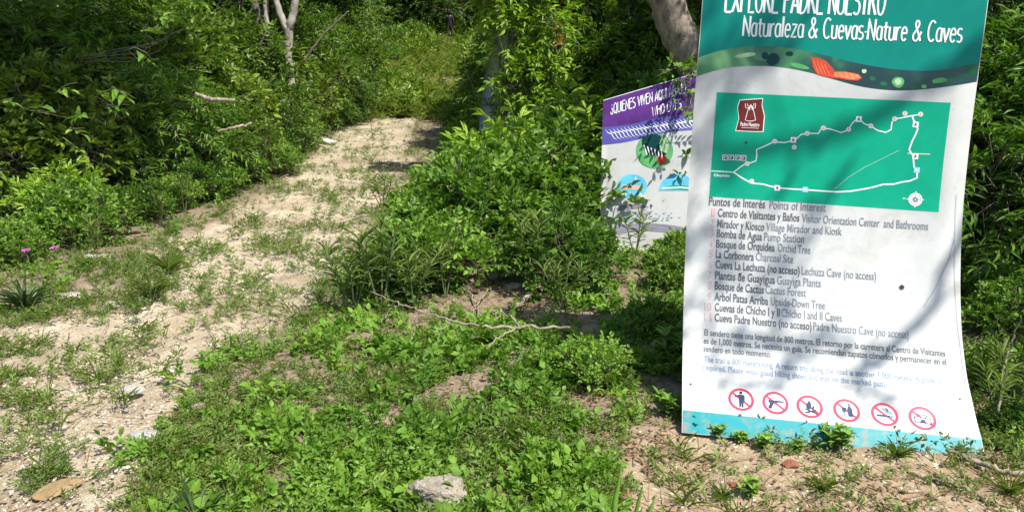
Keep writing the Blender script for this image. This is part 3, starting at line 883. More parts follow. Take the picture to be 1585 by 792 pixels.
gr.build('english_lettering', [M['ink_grey']], trail_sign)
bl.build('faded_lettering', [M['ink_blue']], trail_sign)
pk.build('list_number', [M['ink_pink']], trail_sign)

# six prohibition pictograms
def picto(k, c):
    a = Art(sheet_pt); r = .0525
    X = lambda x, y: (c[0] + x * r, c[1] + y * r)
    a.disc(c, r * 1.08, .0008, 2, 40)
    th = R(40)
    a.line([X(-.92 * math.cos(th), -.92 * math.sin(th)), X(.92 * math.cos(th), .92 * math.sin(th))], .0105, .0013, 0)
    a.ring(c, r * .94, .0122, .0016, 0)
    N = lambda pts, o=.0020, m=1: a.poly([X(*p) for p in pts], o, m)
    Ls = lambda pts, w, o=.0022, m=1: a.line([X(*p) for p in pts], w * r, o, m)
    if k == 0:      # person dropping litter
        a.disc(X(0, -.64), r * .13, .0021, 1); N([(-.20, -.46), (.22, -.46), (.30, -.36), (.30, .14), (.22, .14), (.20, -.22), (.18, .74), (.03, .74), (.0, .14), (-.03, .74), (-.18, .74), (-.18, -.26), (-.52, -.18), (-.54, -.27), (-.30, -.34)])
        for p in ((-.56, -.04), (-.50, .06), (-.58, .12), (-.52, .24), (-.56, .34)): a.disc(X(*p), r * .045, .0021, 1, 8)
    elif k == 1:    # hand gun
        N([(-.55, -.26), (.10, -.26), (.70, -.22), (.70, -.10), (.12, -.06), (-.10, -.02), (-.16, .16), (-.20, .22), (-.36, .60), (-.62, .52), (-.44, .06), (-.56, -.06)]); Ls([(-.10, .02), (-.02, .12), (.10, .04), (.10, -.06)], .05)
    elif k == 2:    # camp fire
        N([(-.18, .22), (-.30, .02), (-.22, -.26), (-.06, -.50), (-.02, -.66), (.14, -.34), (.16, -.08), (.10, .12), (.02, .24)]); N([(.14, .24), (.18, .06), (.32, -.20), (.38, .04), (.32, .20)])
        N([(-.44, .24), (-.38, .14), (.62, .56), (.56, .70)], .0022); N([(.50, .20), (.54, .34), (-.36, .66), (-.42, .52)], .0025)
    elif k == 3:    # glass and bottle
        N([(-.36, -.28), (-.02, -.28), (.0, -.02), (-.08, .12), (-.16, .16), (-.16, .46), (-.02, .50), (-.36, .50), (-.22, .46), (-.22, .16), (-.32, .10), (-.38, -.04)])
        N([(.20, -.70), (.30, -.70), (.31, -.40), (.44, -.22), (.46, .54), (.08, .54), (.08, -.22), (.18, -.40)], .0022)
    elif k == 4:    # cigarette
        N([(-.64, .02), (.42, .06), (.42, .24), (-.64, .20)]); Ls([(.50, .06), (.50, .24)], .07); Ls([(.62, .06), (.62, .24)], .07)
        Ls([(-.14, -.58), (.0, -.44), (.16, -.44), (.28, -.30), (.42, -.24), (.56, -.06)], .07); Ls([(-.02, -.30), (.14, -.26), (.30, -.12), (.40, -.02)], .07); Ls([(.10, -.60), (.26, -.50), (.36, -.36)], .06)
    else:           # radio
        N([(-.66, -.16), (.66, -.10), (.68, .46), (-.62, .42)]); a.disc(X(-.36, .14), r * .23, .0023, 2); a.disc(X(.40, .18), r * .23, .0023, 2)
        N([(-.10, -.06), (.14, -.05), (.14, .12), (-.10, .11)], .0023, 2); Ls([(-.36, -.14), (-.34, -.34), (.36, -.30), (.38, -.12)], .07)
    a.build('pictogram', [M['sign_red'], M['sign_navy'], M['white']], trail_sign)
for k, p in enumerate([(183, 600), (283, 610), (383, 621), (491, 632), (602, 643.5), (712, 655)]):
    picto(k, U5(*p))
# bolts and scuffs
for p, rr in ((U5(652, 272), .011), (U4(252, 529), .006), (U5(179, 234), .005), (U5(180, 646), .007), (U5(36, 555), .005), (U5(645, 690), .006), (U5(822, 598), .004), (U4(905, 148), .004)):
    a = Art(sheet_pt); a.disc(p, rr, .0032, 0, 14); a.disc(p, rr * .45, .0050, 1, 10)
    a.build('bolt', [M['bolt'], M['black']], trail_sign)
for pts in ([U5(805, 130), U5(790, 190), U5(750, 275), U5(715, 330)], [U5(812, 0), U5(806, 240), U5(822, 440), U5(852, 620)]):
    a = Art(sheet_pt); a.line(pts, .0016, .0028, 0); a.build('scratch', [M['ink_blue']], trail_sign)

# ------------------------------------------------------------------ second sign: tilted sheet on the ground behind
def patch(TLc, TRc, BLc, BRc, bulge, kick=0.0):
    TLc, TRc, BLc, BRc = [np.array(p, float) for p in (TLc, TRc, BLc, BRc)]
    n = np.cross(TRc - TLc, BLc - TLc); n /= np.linalg.norm(n)
    if n[1] > 0: n = -n
    def f(u, v, off=0.0):
        u = np.asarray(u, float)[..., None]; v = np.asarray(v, float)[..., None]
        p = (TLc * (1 - u) + TRc * u) * (1 - v) + (BLc * (1 - u) + BRc * u) * v
        off = np.asarray(off, float)
        off = off[..., None] if off.ndim else off
        return p + n * (off - bulge * np.sin(np.pi * v) + .003 * np.sin(u * 5 + v * 7) + kick * v ** 3)
    return f
def unproject(f, px, py):
    u = v = .5
    def pr(u, v):
        p = f(np.array(u), np.array(v)) - np.array([0, 0, CAMZ])
        c, s_ = math.cos(R(PITCH)), math.sin(R(PITCH))
        y = p[1] * c - p[2] * s_; z = p[1] * s_ + p[2] * c
        return np.array([CX + F_PX * p[0] / y, CY - F_PX * z / y])
    for _ in range(25):
        a = pr(u, v); J = np.stack([(pr(u + 1e-4, v) - a) / 1e-4, (pr(u, v + 1e-4) - a) / 1e-4], 1)
        d = np.linalg.solve(J, np.array([px, py]) - a); u += float(d[0]); v += float(d[1])
    return u, v
def sheet_board(name, f, nu, nv, thick, mat, parent, umax=1.0):
    us = np.linspace(0, umax, nu); vs = np.linspace(0, 1, nv); U, Vv = np.meshgrid(us, vs)
    a = f(U, Vv, 0.0); b = f(U, Vv, -thick)
    loc = np.array(root_loc(parent))
    V = np.concatenate([a.reshape(-1, 3), b.reshape(-1, 3)]) - loc
    n = nu * nv; i = np.arange(n).reshape(nv, nu)
    q1 = np.stack([i[:-1, :-1], i[1:, :-1], i[1:, 1:], i[:-1, 1:]], -1).reshape(-1, 4)
    rim = [np.stack([e[:-1], e[1:], e[1:] + n, e[:-1] + n], -1) for e in (i[:, 0], i[:, -1], i[0], i[-1])]
    return mesh_obj(name, np_mesh(name, V, np.concatenate([q1, q1[:, ::-1] + n] + rim), None, [mat], None, True), parent)

M['purple'] = print_mat('purple_print', (.095, .028, .185), var=.3, wear=.7)
M['lilac'] = print_mat('lilac_print', (.09, .085, .33), var=.15)
M['worn_white'] = sheet_mat(); M['worn_white'].name = 'worn_white_sheet'
M['zgreen'] = print_mat('picture_green', (.10, .30, .12), var=.35)
M['zblue'] = print_mat('picture_blue', (.10, .42, .60), var=.3)
M['zpink'] = print_mat('picture_pink', (.62, .36, .34), var=.2)
M['zgrey'] = print_mat('picture_grey', (.24, .21, .25), var=.25)
GL.update({
 'Q': (.48, [arcp(.22, .5, .18, .5, 0, 360, 24), [(.24, .22), (.44, -.08)]]),
 'I': (.14, [[(.06, 1), (.06, 0)]]),
 'V': (.44, [[(.02, 1), (.20, 0), (.39, 1)]]),
 'W': (.60, [[(.02, 1), (.15, 0), (.28, .9), (.41, 0), (.55, 1)]]),
 'H': (.46, [[(.05, 1), (.05, 0)], [(.38, 1), (.38, 0)], [(.05, .6), (.38, .6)]]),
 'B': (.44, [[(.05, 1), (.05, 0)], [(.05, 1)] + arcp(.17, .78, .17, .22, 90, -90) + [(.05, .56)], [(.17, .56)] + arcp(.18, .28, .20, .28, 90, -90) + [(.05, 0)]]),
 'J': (.32, [[(.24, 1), (.24, .2)] + arcp(.13, .2, .11, .2, 0, -170, 10)]),
 '<': (.36, [arcp(.17, .18, .13, .2, 20, -200, 12)[::-1] + [(.17, .5), (.17, .62)], [(.17, .84), (.17, .92)]]),
})
f2 = patch(AT(934, 155, 6.45), AT(1128, 98, 6.55), AT(927, 382, 6.30), AT(1128, 408, 6.15), .012, .02)
s2b = f2(np.array(.5), np.array(1.0))
sign2 = empty('wildlife_sign', (float(s2b[0]), float(s2b[1]), 0), 0, 'white sign with purple header, leaning crooked behind the tall trail sign', 'sign')
sheet_board('board', f2, 20, 24, .006, M['worn_white'], sign2)
c3 = lambda x, y: unproject(f2, 850 + x / 1.98, y / 1.98)
ts = np.linspace(0, 1, 14)
a = Art(f2)
pl = c3(172, 388)[1]; prr = c3(440, 352); slope = (prr[1] - pl) / prr[0]
a.grid([(t, .004) for t in ts], [(t, pl + slope * t + .008 * math.sin(t * 9)) for t in ts], 12, .002)
a.build('header_panel', [M['purple']], sign2)
a = Art(f2)
hb = c3(172, 442)[1] - pl
a.grid([(t, pl + .002 + slope * t + .008 * math.sin(t * 9)) for t in ts], [(t, pl + hb * (1 - .45 * t) + slope * t + .008 * math.sin(t * 9)) for t in ts], 5, .002)
for k in range(34):
    t0 = k / 34; t1 = t0 + .045
    y0 = pl + slope * t0; y1 = pl + slope * t1
    if t1 > .95 or t0 < .04: continue
    hk = hb * (1 - .45 * t0)
    a.line([(t0 - .035, y0 + hk * .16), (t0 - .015, y0 + hk * .36), (t0 + .015, y0 + hk * .46), (t0 + .035, y0 + hk * .74), (t0 + .06, y0 + hk * .86)], [.001, .005, .007, .005, .001], .003, 1)
a.build('wave_band', [M['lilac'], M['white']], sign2)
a = Art(f2)
def display_uv(art, txt, p0, p1, caph, wt, m=0):
    tot = sum(GL[ch][0] for ch in txt) - .05; x = 0
    for ch in txt:
        w, st = GL[ch]
        for s in st:
            pts = [c3(p0[0] + (p1[0] - p0[0]) * (x + p[0]) / tot, p0[1] + (p1[1] - p0[1]) * (x + p[0]) / tot - p[1] * caph) for p in s]
            art.line(pts, wt, .0035, m)
        x += w
display_uv(a, '<QUIENES VIVEN AQUI ABAJO', (188, 351), (418, 284), 31, .006)
display_uv(a, 'WHO LIVES', (315, 357), (404, 331), 28, .006)
a.build('headline_lettering', [M['white']], sign2)
def oval(art, cx, cy, rx, ry, off, m, n=28, a0=0, a1=360):
    art.poly([c3(cx + rx * math.cos(R(a0 + (a1 - a0) * i / n)), cy + ry * math.sin(R(a0 + (a1 - a0) * i / n))) for i in range(n)], off, m)
a = Art(f2)
oval(a, 323, 462, 57, 55, .002, 0); oval(a, 318, 438, 34, 28, .003, 1); oval(a, 352, 445, 14, 26, .0035, 2); oval(a, 300, 485, 24, 22, .003, 3); oval(a, 345, 488, 15, 16, .0035, 4)
a.poly([c3(*p) for p in [(286, 446), (300, 444), (318, 462), (340, 462), (360, 470), (352, 480), (326, 478), (304, 474)]], .004, 5)
for k in range(6):
    a.line([c3(290 + k * 11, 445 + k * 4), c3(300 + k * 9, 476 + k)], .008, .0045, 6)
a.build('butterfly_picture', [M['zgreen'], M['p_dark'], M['p_pale'], M['p_light'], M['p_red'], M['black'], M['white']], sign2)
a = Art(f2)
oval(a, 254, 571, 46, 37, .002, 0); rg = random.Random(3)
for k in range(5): oval(a, 230 + 11 * k, 574 + rg.uniform(-4, 4), 9, 7, .003, 1, 12)
for k in range(14):
    x0 = rg.uniform(222, 286); y0 = rg.choice([rg.uniform(540, 560), rg.uniform(584, 600)])
    a.line([c3(x0, y0), c3(x0 + rg.uniform(-5, 5), y0 + 10)], .007, .003, 2)
a.build('shrimp_picture', [M['zblue'], M['zpink'], M['white']], sign2)
a = Art(f2)
a.poly([c3(395 + 58 * math.cos(R(t)), 584 - 50 * math.sin(R(t))) for t in range(0, 181, 10)], .002, 0)
a.poly([c3(*p) for p in [(340, 580), (380, 566), (448, 572), (450, 583)]], .003, 1); a.line([c3(345, 577), c3(400, 574), c3(448, 578)], .008, .0035, 2)
a.build('pond_picture', [M['zblue'], M['mapgreen'], M['white']], sign2)
a = Art(f2)
a.poly([c3(*p) for p in [(204, 640), (222, 629), (250, 624), (282, 627), (308, 634), (282, 638), (250, 641), (222, 646)]], .002, 0)
rg = random.Random(8)
for k in range(60):
    x0 = rg.uniform(210, 400); y0 = rg.choice([652, 659, 666, 673]) + (400 - x0) * .04
    a.line([c3(x0, y0), c3(x0 + rg.uniform(3, 9), y0 - .5)], .006, .002, rg.choice([1, 1, 2]))
a.build('faded_print', [M['zgrey'], M['ink_blue'], M['zblue']], sign2)

a = Art(f2)
a.poly([c3(*p) for p in [(176, 700), (230, 686), (300, 682), (380, 690), (430, 700), (430, 722), (360, 712), (280, 706), (176, 722)]], .002, 0)
a.line([c3(180, 712), c3(240, 698), c3(310, 694), c3(390, 702)], .012, .003, 1)
a.build('cave_picture', [M['zgrey'], M['ink_blue']], sign2)

# third sign: grey panel under a vine, and the red board next to it
f3 = patch(AT(768, 40, 10.3), AT(872, 66, 10.5), AT(738, 205, 9.9), AT(878, 215, 10.4), .12, .12)
s3b = f3(np.array(.5), np.array(1.0))
sign3 = empty('overgrown_sign', (float(s3b[0]), float(s3b[1]), 0), 0, 'grey and white weathered sign almost covered by a climbing vine', 'sign')
sheet_board('board', f3, 14, 20, .006, M['worn_white'], sign3)
a = Art(f3)
a.grid([(t, .12) for t in np.linspace(.30, .97, 8)], [(t, .62) for t in np.linspace(.30, .97, 8)], 8, .003)
rg = random.Random(4)
for k in range(26):
    x0 = rg.uniform(.62, .92); y0 = .30 + .05 * rg.randrange(5)
    a.line([(x0, y0), (x0 + .05, y0 + .01)], .018, .005, 1)
a.build('picture_panel', [M['zgrey'], M['worn_white']], sign3)
for u_ in (.2, .8):
    q0 = f3(np.array(u_), np.array(.2), -.04)
    q1_ = np.array([q0[0] + .02, q0[1] + .05, -.2])
    v, q, t = tube(np.array([q0, (q0 + q1_) / 2, q1_]) - np.array(sign3.location), .04, 8)
    mesh_obj('post', np_mesh('post', v, q, t, [M['post']], None, True), sign3)
M['rust'] = flat_mat('red_brown_board', (.30, .075, .035), .8, .35, 9)
p0 = AT(866, 35, 10.2); p1 = AT(866, 70, 10.2)
rb = empty('red_board', (p0.x, 10.2, 0), 0, 'narrow red brown board on a post right of the overgrown sign', 'board')
bm = bmesh.new(); bmesh.ops.create_cube(bm, size=1, matrix=Matrix.Translation((0, 0, (p0.z + p1.z) / 2)) @ Matrix.Diagonal((.13, .03, p0.z - p1.z, 1)))
bmesh.ops.bevel(bm, geom=bm.edges[:], offset=.006, segments=2)
me = bpy.data.meshes.new('plank'); bm.to_mesh(me); bm.free(); me.materials.append(M['rust']); mesh_obj('plank', me, rb)
v, q, t = tube([(0, .04, -.2), (0, .04, .8), (0, .04, p0.z - .02)], .03, 8); mesh_obj('post', np_mesh('post', v, q, t, [M['post']], None, True), rb)

# ------------------------------------------------------------------ plant prototypes (meshes shared by all copies)
def lobes_dome(seed, n, Rr, H, lr):
    rng = np.random.default_rng(seed); out = []
    for i in range(n):
        a = i * 2.399 + rng.normal(0, .3); rr = Rr * math.sqrt((i + .5) / n)
        z = H * (.85 - .45 * (rr / Rr) ** 2) * (.75 + .4 * rng.random())
        k = lr * (.75 + .5 * rng.random())
        out.append(((rr * math.cos(a), rr * math.sin(a), max(z - k * .3, k * .55)), (k, k, k * .8)))
    return out
P = {}
P['oval'] = proto('leafy_shrub', 11, lobes_dome(1, 15, .46, .66, .17), 'leaf_mid', twigs=105, tl=.17, n=8, L=.066, W=.037, up=.5, jit=.38)
P['oval2'] = proto('leafy_shrub', 12, lobes_dome(2, 14, .48, .60, .17), 'leaf_weed', twigs=105, tl=.16, n=8, L=.058, W=.037, up=.5, jit=.38)
P['small'] = proto('fine_leaved_shrub', 13, lobes_dome(3, 18, .60, 1.15, .30), 'leaf_dark', twigs=130, tl=.20, n=12, L=.042, W=.026, up=.3)
P['pin'] = proto('feathery_shrub', 14, lobes_dome(4, 14, .55, 1.2, .30), 'leaf_mid', twigs=75, tl=.30, n=20, L=.075, W=.017, up=.15, ang=62, droop=.45, leaf_droop=.3)
P['lance'] = proto('bright_shrub', 15, lobes_dome(5, 10, .36, .62, .17), 'leaf_light', 'stem_green', twigs=42, tl=.19, n=8, L=.095, W=.028, up=.6, ang=50, droop=.3, leaf_droop=.35)
P['broad'] = proto('broad_leaved_shrub', 16, lobes_dome(6, 17, .85, 1.75, .30), 'leaf_olive', twigs=75, tl=.28, n=9, L=.105, W=.052, up=.25, jit=.4)
P['thick'] = proto('thicket_shrub', 17, lobes_dome(7, 19, .92, 1.95, .31), 'leaf_dark', twigs=85, tl=.28, n=11, L=.082, W=.040, up=.2, jit=.4)
P['vine'] = proto('climbing_vine', 18, [((0, 0, 2.2), (.5, .28, .30)), ((-.20, -.05, 2.0), (.28, .22, .26)), ((.3, -.05, 2.45), (.40, .25, .25)), ((.35, -.1, 1.85), (.25, .2, .3)), ((-.05, -.12, 1.55), (.24, .2, .35)),
      ((.05, -.14, 1.1), (.22, .2, .35)), ((.3, -.1, .6), (.35, .25, .35)), ((-.3, 0, 2.6), (.4, .3, .3)), ((.25, -.1, 1.35), (.15, .15, .2))], 'leaf_light', twigs=120, tl=.24, n=11, L=.090, W=.034, up=.25, droop=.5, leaf_droop=.25, jit=.35)
P['crown'] = proto('crown', 19, lobes_dome(8, 26, 1.5, 1.5, .55), 'leaf_mid', twigs=55, tl=.36, n=11, L=.095, W=.046, up=.15, stem_r=.035)
P['crown2'] = proto('crown', 20, lobes_dome(9, 26, 1.6, 1.4, .55), 'leaf_dark', twigs=60, tl=.36, n=12, L=.085, W=.040, up=.15, stem_r=.035)

def spiky(seed, stems, h, nl, L, W, matn, stemn='stem_green', spread=.25, up=.9, spacing=.6):
    rng = np.random.default_rng(seed); A = Acc(); Wd = Acc()
    for k in range(stems):
        a = k * 2.4 + rng.random(); d = np.array([math.cos(a) * spread * (.3 + rng.random()), math.sin(a) * spread * (.3 + rng.random()), 1.0]) if stems > 1 else np.array([rng.normal(0, .08), rng.normal(0, .08), 1.])
        hh = h * (.7 + .4 * rng.random()); pts = smooth_path([(0, 0, -.02), d * hh * .5 + rng.normal(0, .02 * hh, 3), d * hh], 8)
        if hh > .03:
            v, q, t = tube(pts, np.linspace(.006, .003, 8), 5); Wd.add(v, q, t)
        n = nl; f = 1 - spacing * rng.random(n); ph = np.arange(n) * 2.4
        B = np.stack([np.interp(f, np.linspace(0, 1, 8), pts[:, j]) for j in range(3)], 1)
        u = up * (.5 + .9 * (f - f.min()) / (np.ptp(f) + 1e-6)) + rng.normal(0, .12, n)
        D = np.stack([np.cos(ph), np.sin(ph), u], 1) + rng.normal(0, .1, (n, 3))
        N = np.cross(np.cross(D, [0, 0, 1.]), D); N = np.where(N[:, 2:3] < 0, -N, N) + rng.normal(0, .15, (n, 3))
        A.add(*leaves(rng, B, D, N, L * (.7 + .5 * rng.random(n)), W * (.8 + .4 * rng.random(n)), .12))
    return A, Wd
def spiky_proto(name, *a, **k):
    A, Wd = spiky(*a, **k)
    return dict(name=name, leaf=A.mesh(name + '_foliage', M[a[6]]), stems=Wd.mesh(name + '_stems', M['stem_green'], True) if Wd.V else None)
P['spiky'] = spiky_proto('narrow_leaved_plant', 31, 3, .42, 30, .105, .0115, 'leaf_spiky')
P['spiky2'] = spiky_proto('narrow_leaved_plant', 32, 5, .34, 26, .10, .0105, 'leaf_spiky', spread=.5)
P['rosette'] = spiky_proto('rosette_plant', 33, 1, .05, 40, .24, .026, 'leaf_agave', up=1.0, spacing=.8)
P['grass'] = spiky_proto('grass_tuft', 34, 1, .02, 46, .24, .008, 'leaf_grass', up=1.3, spacing=.9)
P['clump'] = spiky_proto('weed_clump', 35, 7, .09, 12, .055, .020, 'leaf_weed', spread=.8, up=.7)

def splant(pr, x, y, rz, sc, label, cat='plant', group=None):
    o = empty(pr['name'], (x, y, float(hgt(x, y))), rz, label, cat, group)
    o.scale = (sc, sc, sc)
    if pr['stems']: mesh_obj('stem', pr['stems'], o)
    mesh_obj('foliage', pr['leaf'], o)
    return o

rnd = random.Random(21)
def put(key, px, py, sc, label, cat='shrub', group=None, dx=0, dy=0, spiky_=False):
    x, y = G(px, py); x += dx; y += dy
    rz = rnd.uniform(0, 6.28)
    if key in ('spiky', 'spiky2', 'rosette', 'grass', 'clump'):
        return splant(P[key], x, y, rz, sc, label, cat, group)
    return plant(P[key], x, y, rz, sc, label, cat, group)

# bush mass right of the path
GB = 'green shrubs massed right of the path'
for key, px, py, sc, lab in [
    ('oval', 632, 450, .62, 'low green shrub at the front left corner of the bushes, beside the dry branch'),
    ('oval2', 680, 440, .8, 'rounded bright green shrub behind the left end of the dry branch'),
    ('oval', 722, 392, 1.0, 'dense shrub overhanging the dark hollow behind the stones'),
    ('oval2', 800, 392, 1.0, 'bright green shrub right behind the stones under the bushes'),
    ('oval', 872, 440, .8, 'low shrub at the right front of the bushes above the twig litter'),
    ('oval2', 905, 428, .55, 'light green shrub at the foot of the purple headed sign'),
    ('oval', 622, 415, .45, 'small shrub where the bushes meet the gravel path'),
    ('oval2', 692, 392, .8, 'bushy green shrub bordering the path bend'),
    ('oval', 730, 372, 1.1, 'taller green shrub in the middle of the bushes'),
    ('oval2', 765, 372, 1.30, 'shrub with pale upturned leaves in front of the vine'),
    ('oval', 835, 368, 1.35, 'shrub with yellowish young leaves left of the purple headed sign'),
    ('oval2', 885, 362, 1.0, 'leafy shrub touching the left edge of the purple headed sign'),
    ('oval', 752, 318, .85, 'shrub hanging over the path on its right side'),
    ('oval2', 760, 300, 1.1, 'tall shrub at the left foot of the vine'),
    ('oval', 790, 300, 1.15, 'shrub directly below the climbing vine'),
    ('oval2', 860, 300, 1.2, 'shrub under the grey weathered sign'),
    ('oval', 915, 300, 1.3, 'dark leafy shrub behind the left corner of the purple headed sign')]:
    put(key, px, py, sc, lab, group=GB)
for key, px, py, sc in [('oval2', 745, 262, 1.0), ('oval', 722, 232, .8), ('oval2', 748, 226, 1.0), ('oval', 725, 205, .8), ('oval2', 742, 205, 1.2), ('oval', 728, 188, .9), ('oval2', 768, 190, 1.5)]:
    put(key, px, py, sc, 'green shrub in the row lining the right side of the far path', group='shrubs lining the far path')

# vine over the third sign, bright sapling behind it
vx, vy = AT(806, 200, 10.0).x, 10.05
plant(P['vine'], vx - .05, vy - .25, 0, 1.12, 'bright green climbing vine draped over the grey weathered sign', 'vine', name='climbing_vine')
plant(P['vine'], .15, 12.0, 2.4, 1.15, 'bright leafy vine hanging left behind the overgrown sign', 'vine', name='climbing_vine')
plant(P['pin'], .45, 13.5, 1.0, 1.8, 'tall light green feathery shrub at the top behind the vine', 'shrub')

for px, py, sc, lab in [(752, 350, 1.2, 'upright light green shoot rising from the left part of the bushes'), (775, 345, 1.5, 'upright light green shoot rising from the middle of the bushes'), (872, 345, 1.5, 'light green shoot with long leaves between the vine and the purple headed sign'), (905, 320, 1.8, 'tall seedling with large drooping leaves left of the purple headed sign'), (745, 300, .8, 'light green shoot at the path side of the bushes')]:
    put('lance', px, py, sc, lab, 'shrub')
put('oval2', 930, 318, 1.75, 'tall bright shrub overlapping the left edge of the purple headed sign', 'shrub')
put('lance', 925, 345, 1.25, 'young shrub with large pale leaves before the left edge of the purple headed sign', 'shrub')
plant(P['oval'], AT(1040, 200, 6.9).x, 6.95, 2.0, (1.0, 1.0, 1.95), 'dark leafy shrub hanging over the top edge of the purple headed sign', 'shrub')
put('oval', 850, 285, 1.4, 'tall dark shrub between the vine and the purple headed sign', 'shrub')
put('lance', 728, 262, 1.0, 'bright shrub with pointed leaves below the left side of the vine', 'shrub')
# trees: trunk + crown
def tree(x, y, trunk_pts, radii, crown, csc, cz, label, group=None, bark='bark', limbs=(), rz=0, cat='tree', seed=1, coff=(0, 0), name='woodland_tree', crown2=None):
    z0 = float(hgt(x, y))
    o = empty(name, (x, y, z0), 0, label, cat, group)
    rng = np.random.default_rng(seed)
    A = Acc()
    n = max(14, 5 * len(trunk_pts))
    pp = smooth_path(trunk_pts, n, rng, .008)
    v, q, t = tube(pp, np.interp(np.linspace(0, 1, n), np.linspace(0, 1, len(radii)), radii), 12, rng, .04); A.add(v, q, t)
    tr_ = mesh_obj('trunk', A.mesh('trunk', M[bark], True), o)
    for lp, lr in limbs:
        n = max(10, 5 * len(lp))
        v, q, t = tube(smooth_path(lp, n, rng, .006), np.interp(np.linspace(0, 1, n), np.linspace(0, 1, len(lr)), lr), 9, rng, .04)
        mesh_obj('limb', np_mesh('limb', v, q, t, [M[bark]], None, True), tr_)
    for (cr, s_, off) in ([(crown, csc, (coff[0], coff[1], cz))] + list(crown2 or [])):
        if cr is None: continue
        c = mesh_obj('crown', P[cr]['leaf'], o); c.location = off; c.scale = (s_, s_, s_) if not isinstance(s_, tuple) else s_; c.rotation_euler = (0, 0, rz + off[0])
        b = mesh_obj('branches', P[cr]['stems'], c)
    return o

# left thicket, front row facing the path then deeper rows
GL1 = 'shrubs forming the dark thicket left of the path'
LAB1 = ['dark glossy shrub in the thicket left of the path', 'olive broad leaved shrub in the thicket left of the path', 'fine leaved shrub in the thicket left of the path', 'feathery shrub in the thicket left of the path']
KEY1 = ['thick', 'broad', 'small', 'pin']
left = [(-5.7, 8.3, 1.0, 0), (-4.75, 8.4, .95, 1), (-4.1, 8.9, .9, 3), (-3.75, 9.6, .8, 2), (-4.2, 10.4, 1.0, 1), (-4.1, 11.4, .95, 2), (-4.4, 12.4, 1.05, 0), (-4.2, 13.5, .9, 2), (-4.5, 14.6, 1.1, 1), (-4.4, 15.8, 1.1, 0), (-4.3, 17.0, 1.1, 3), (-4.2, 18.3, 1.1, 2),
        (-6.6, 8.6, 1.3, 1), (-5.4, 9.5, 1.4, 3), (-5.0, 10.6, 1.4, 0), (-5.6, 11.8, 1.5, 2), (-5.4, 13.2, 1.5, 0), (-5.6, 14.6, 1.5, 1), (-5.6, 16.2, 1.6, 0), (-5.3, 18.0, 1.6, 3),
        (-7.4, 10.5, 1.6, 0), (-7.2, 12.5, 1.7, 2), (-7.4, 14.8, 1.7, 0), (-7.3, 17.2, 1.8, 1), (-4.7, 20.2, 1.3, 0), (-5.3, 22, 1.2, 2), (-5.8, 24, 1.5, 0), (-5.9, 26.5, 1.4, 1), (-6.7, 29, 1.7, 0), (-6.8, 20.5, 1.8, 0), (-7.6, 24, 2.0, 2), (-8.0, 32, 1.9, 2), (-8.4, 36, 2.1, 0), (-9.0, 41, 2.1, 0), (-9.5, 45, 2.2, 2)]
rr_ = random.Random(5)
for x, y, s, k in left:
    plant(P[KEY1[k]], x, y, rr_.uniform(0, 6.28), s * (1.35 if k in (2, 3) else 1.0), LAB1[k], 'shrub', GL1)
GR1 = 'shrubs in the shade behind the signs'
LABR = ['dark glossy shrub in the shade behind the signs', 'olive broad leaved shrub in the shade behind the signs', 'small leaved shrub in the shade behind the signs', 'feathery shrub in the shade behind the signs']
right = [(.9, 8.2, .8, 2), (1.7, 8.0, 1.0, 2), (2.5, 7.9, 1.0, 2), (3.3, 7.6, 1.2, 0), (1.9, 9.3, 1.1, 2), (2.6, 9.8, 1.4, 2), (3.2, 9.6, 1.5, 0), (.9, 11.0, 1.3, 3), (1.9, 11.4, 1.7, 2), (3.1, 11.6, 1.8, 0), (4.6, 9.0, 1.6, 1), (5.2, 7.4, 1.4, 0),
         (1.9, 13, 1.7, 0), (3.0, 13.6, 2.0, 2), (1.5, 14.8, 1.4, 2), (4.4, 12.5, 2.0, 0), (.7, 16.5, 1.2, 1), (1.8, 16.6, 1.8, 0), (.9, 19, 1.1, 2), (1.8, 19.5, 1.8, 0), (.9, 22.5, 1.1, 3), (2.0, 23, 1.8, 0), (1.0, 26, 1.2, 2), (2.0, 28, 2.0, 0), (1.1, 32, 1.5, 2), (1.9, 37, 2.0, 0), (2.3, 42, 2.2, 0), (6.4, 9.4, 1.8, 0)]
for x, y, s, k in right:
    plant(P[KEY1[k]], x, y, rr_.uniform(0, 6.28), s * (1.35 if k in (2, 3) else 1.0), LABR[k], 'shrub', GR1)
for x, y, s, lab in [(3.62, 5.35, 1.55, 'tall feathery shrub with drooping fronds right of the tall trail sign'), (4.25, 6.2, 1.9, 'feathery shrub at the right picture edge behind the drooping one')]:
    plant(P['pin'], x, y, rr_.uniform(0, 6.28), s, lab, 'shrub')
plant(P['small'], 3.3, 6.4, 1, .9, 'fine leaved dark shrub just behind the right edge of the trail sign', 'shrub')

for i, (x, y, s_) in enumerate([(-3.4, 24, .7), (-4.3, 27, 1.0), (-1.2, 30, .9), (-5.0, 33, 1.3), (-1.7, 37, 1.2), (-5.8, 39, 1.6), (-1.0, 22, .6), (-3.4, 21.2, .6), (-5.3, 44, 1.6), (-2.0, 49, 1.8), (-5.8, 50, 2.0), (-.9, 27, 1.0), (-.8, 34, 1.4)]):
    plant(P['oval2' if i % 2 else 'oval'], x, y, i * 1.1, s_, 'sunlit shrub on the grassy rise beyond the path', 'shrub', 'shrubs on the sunny rise')
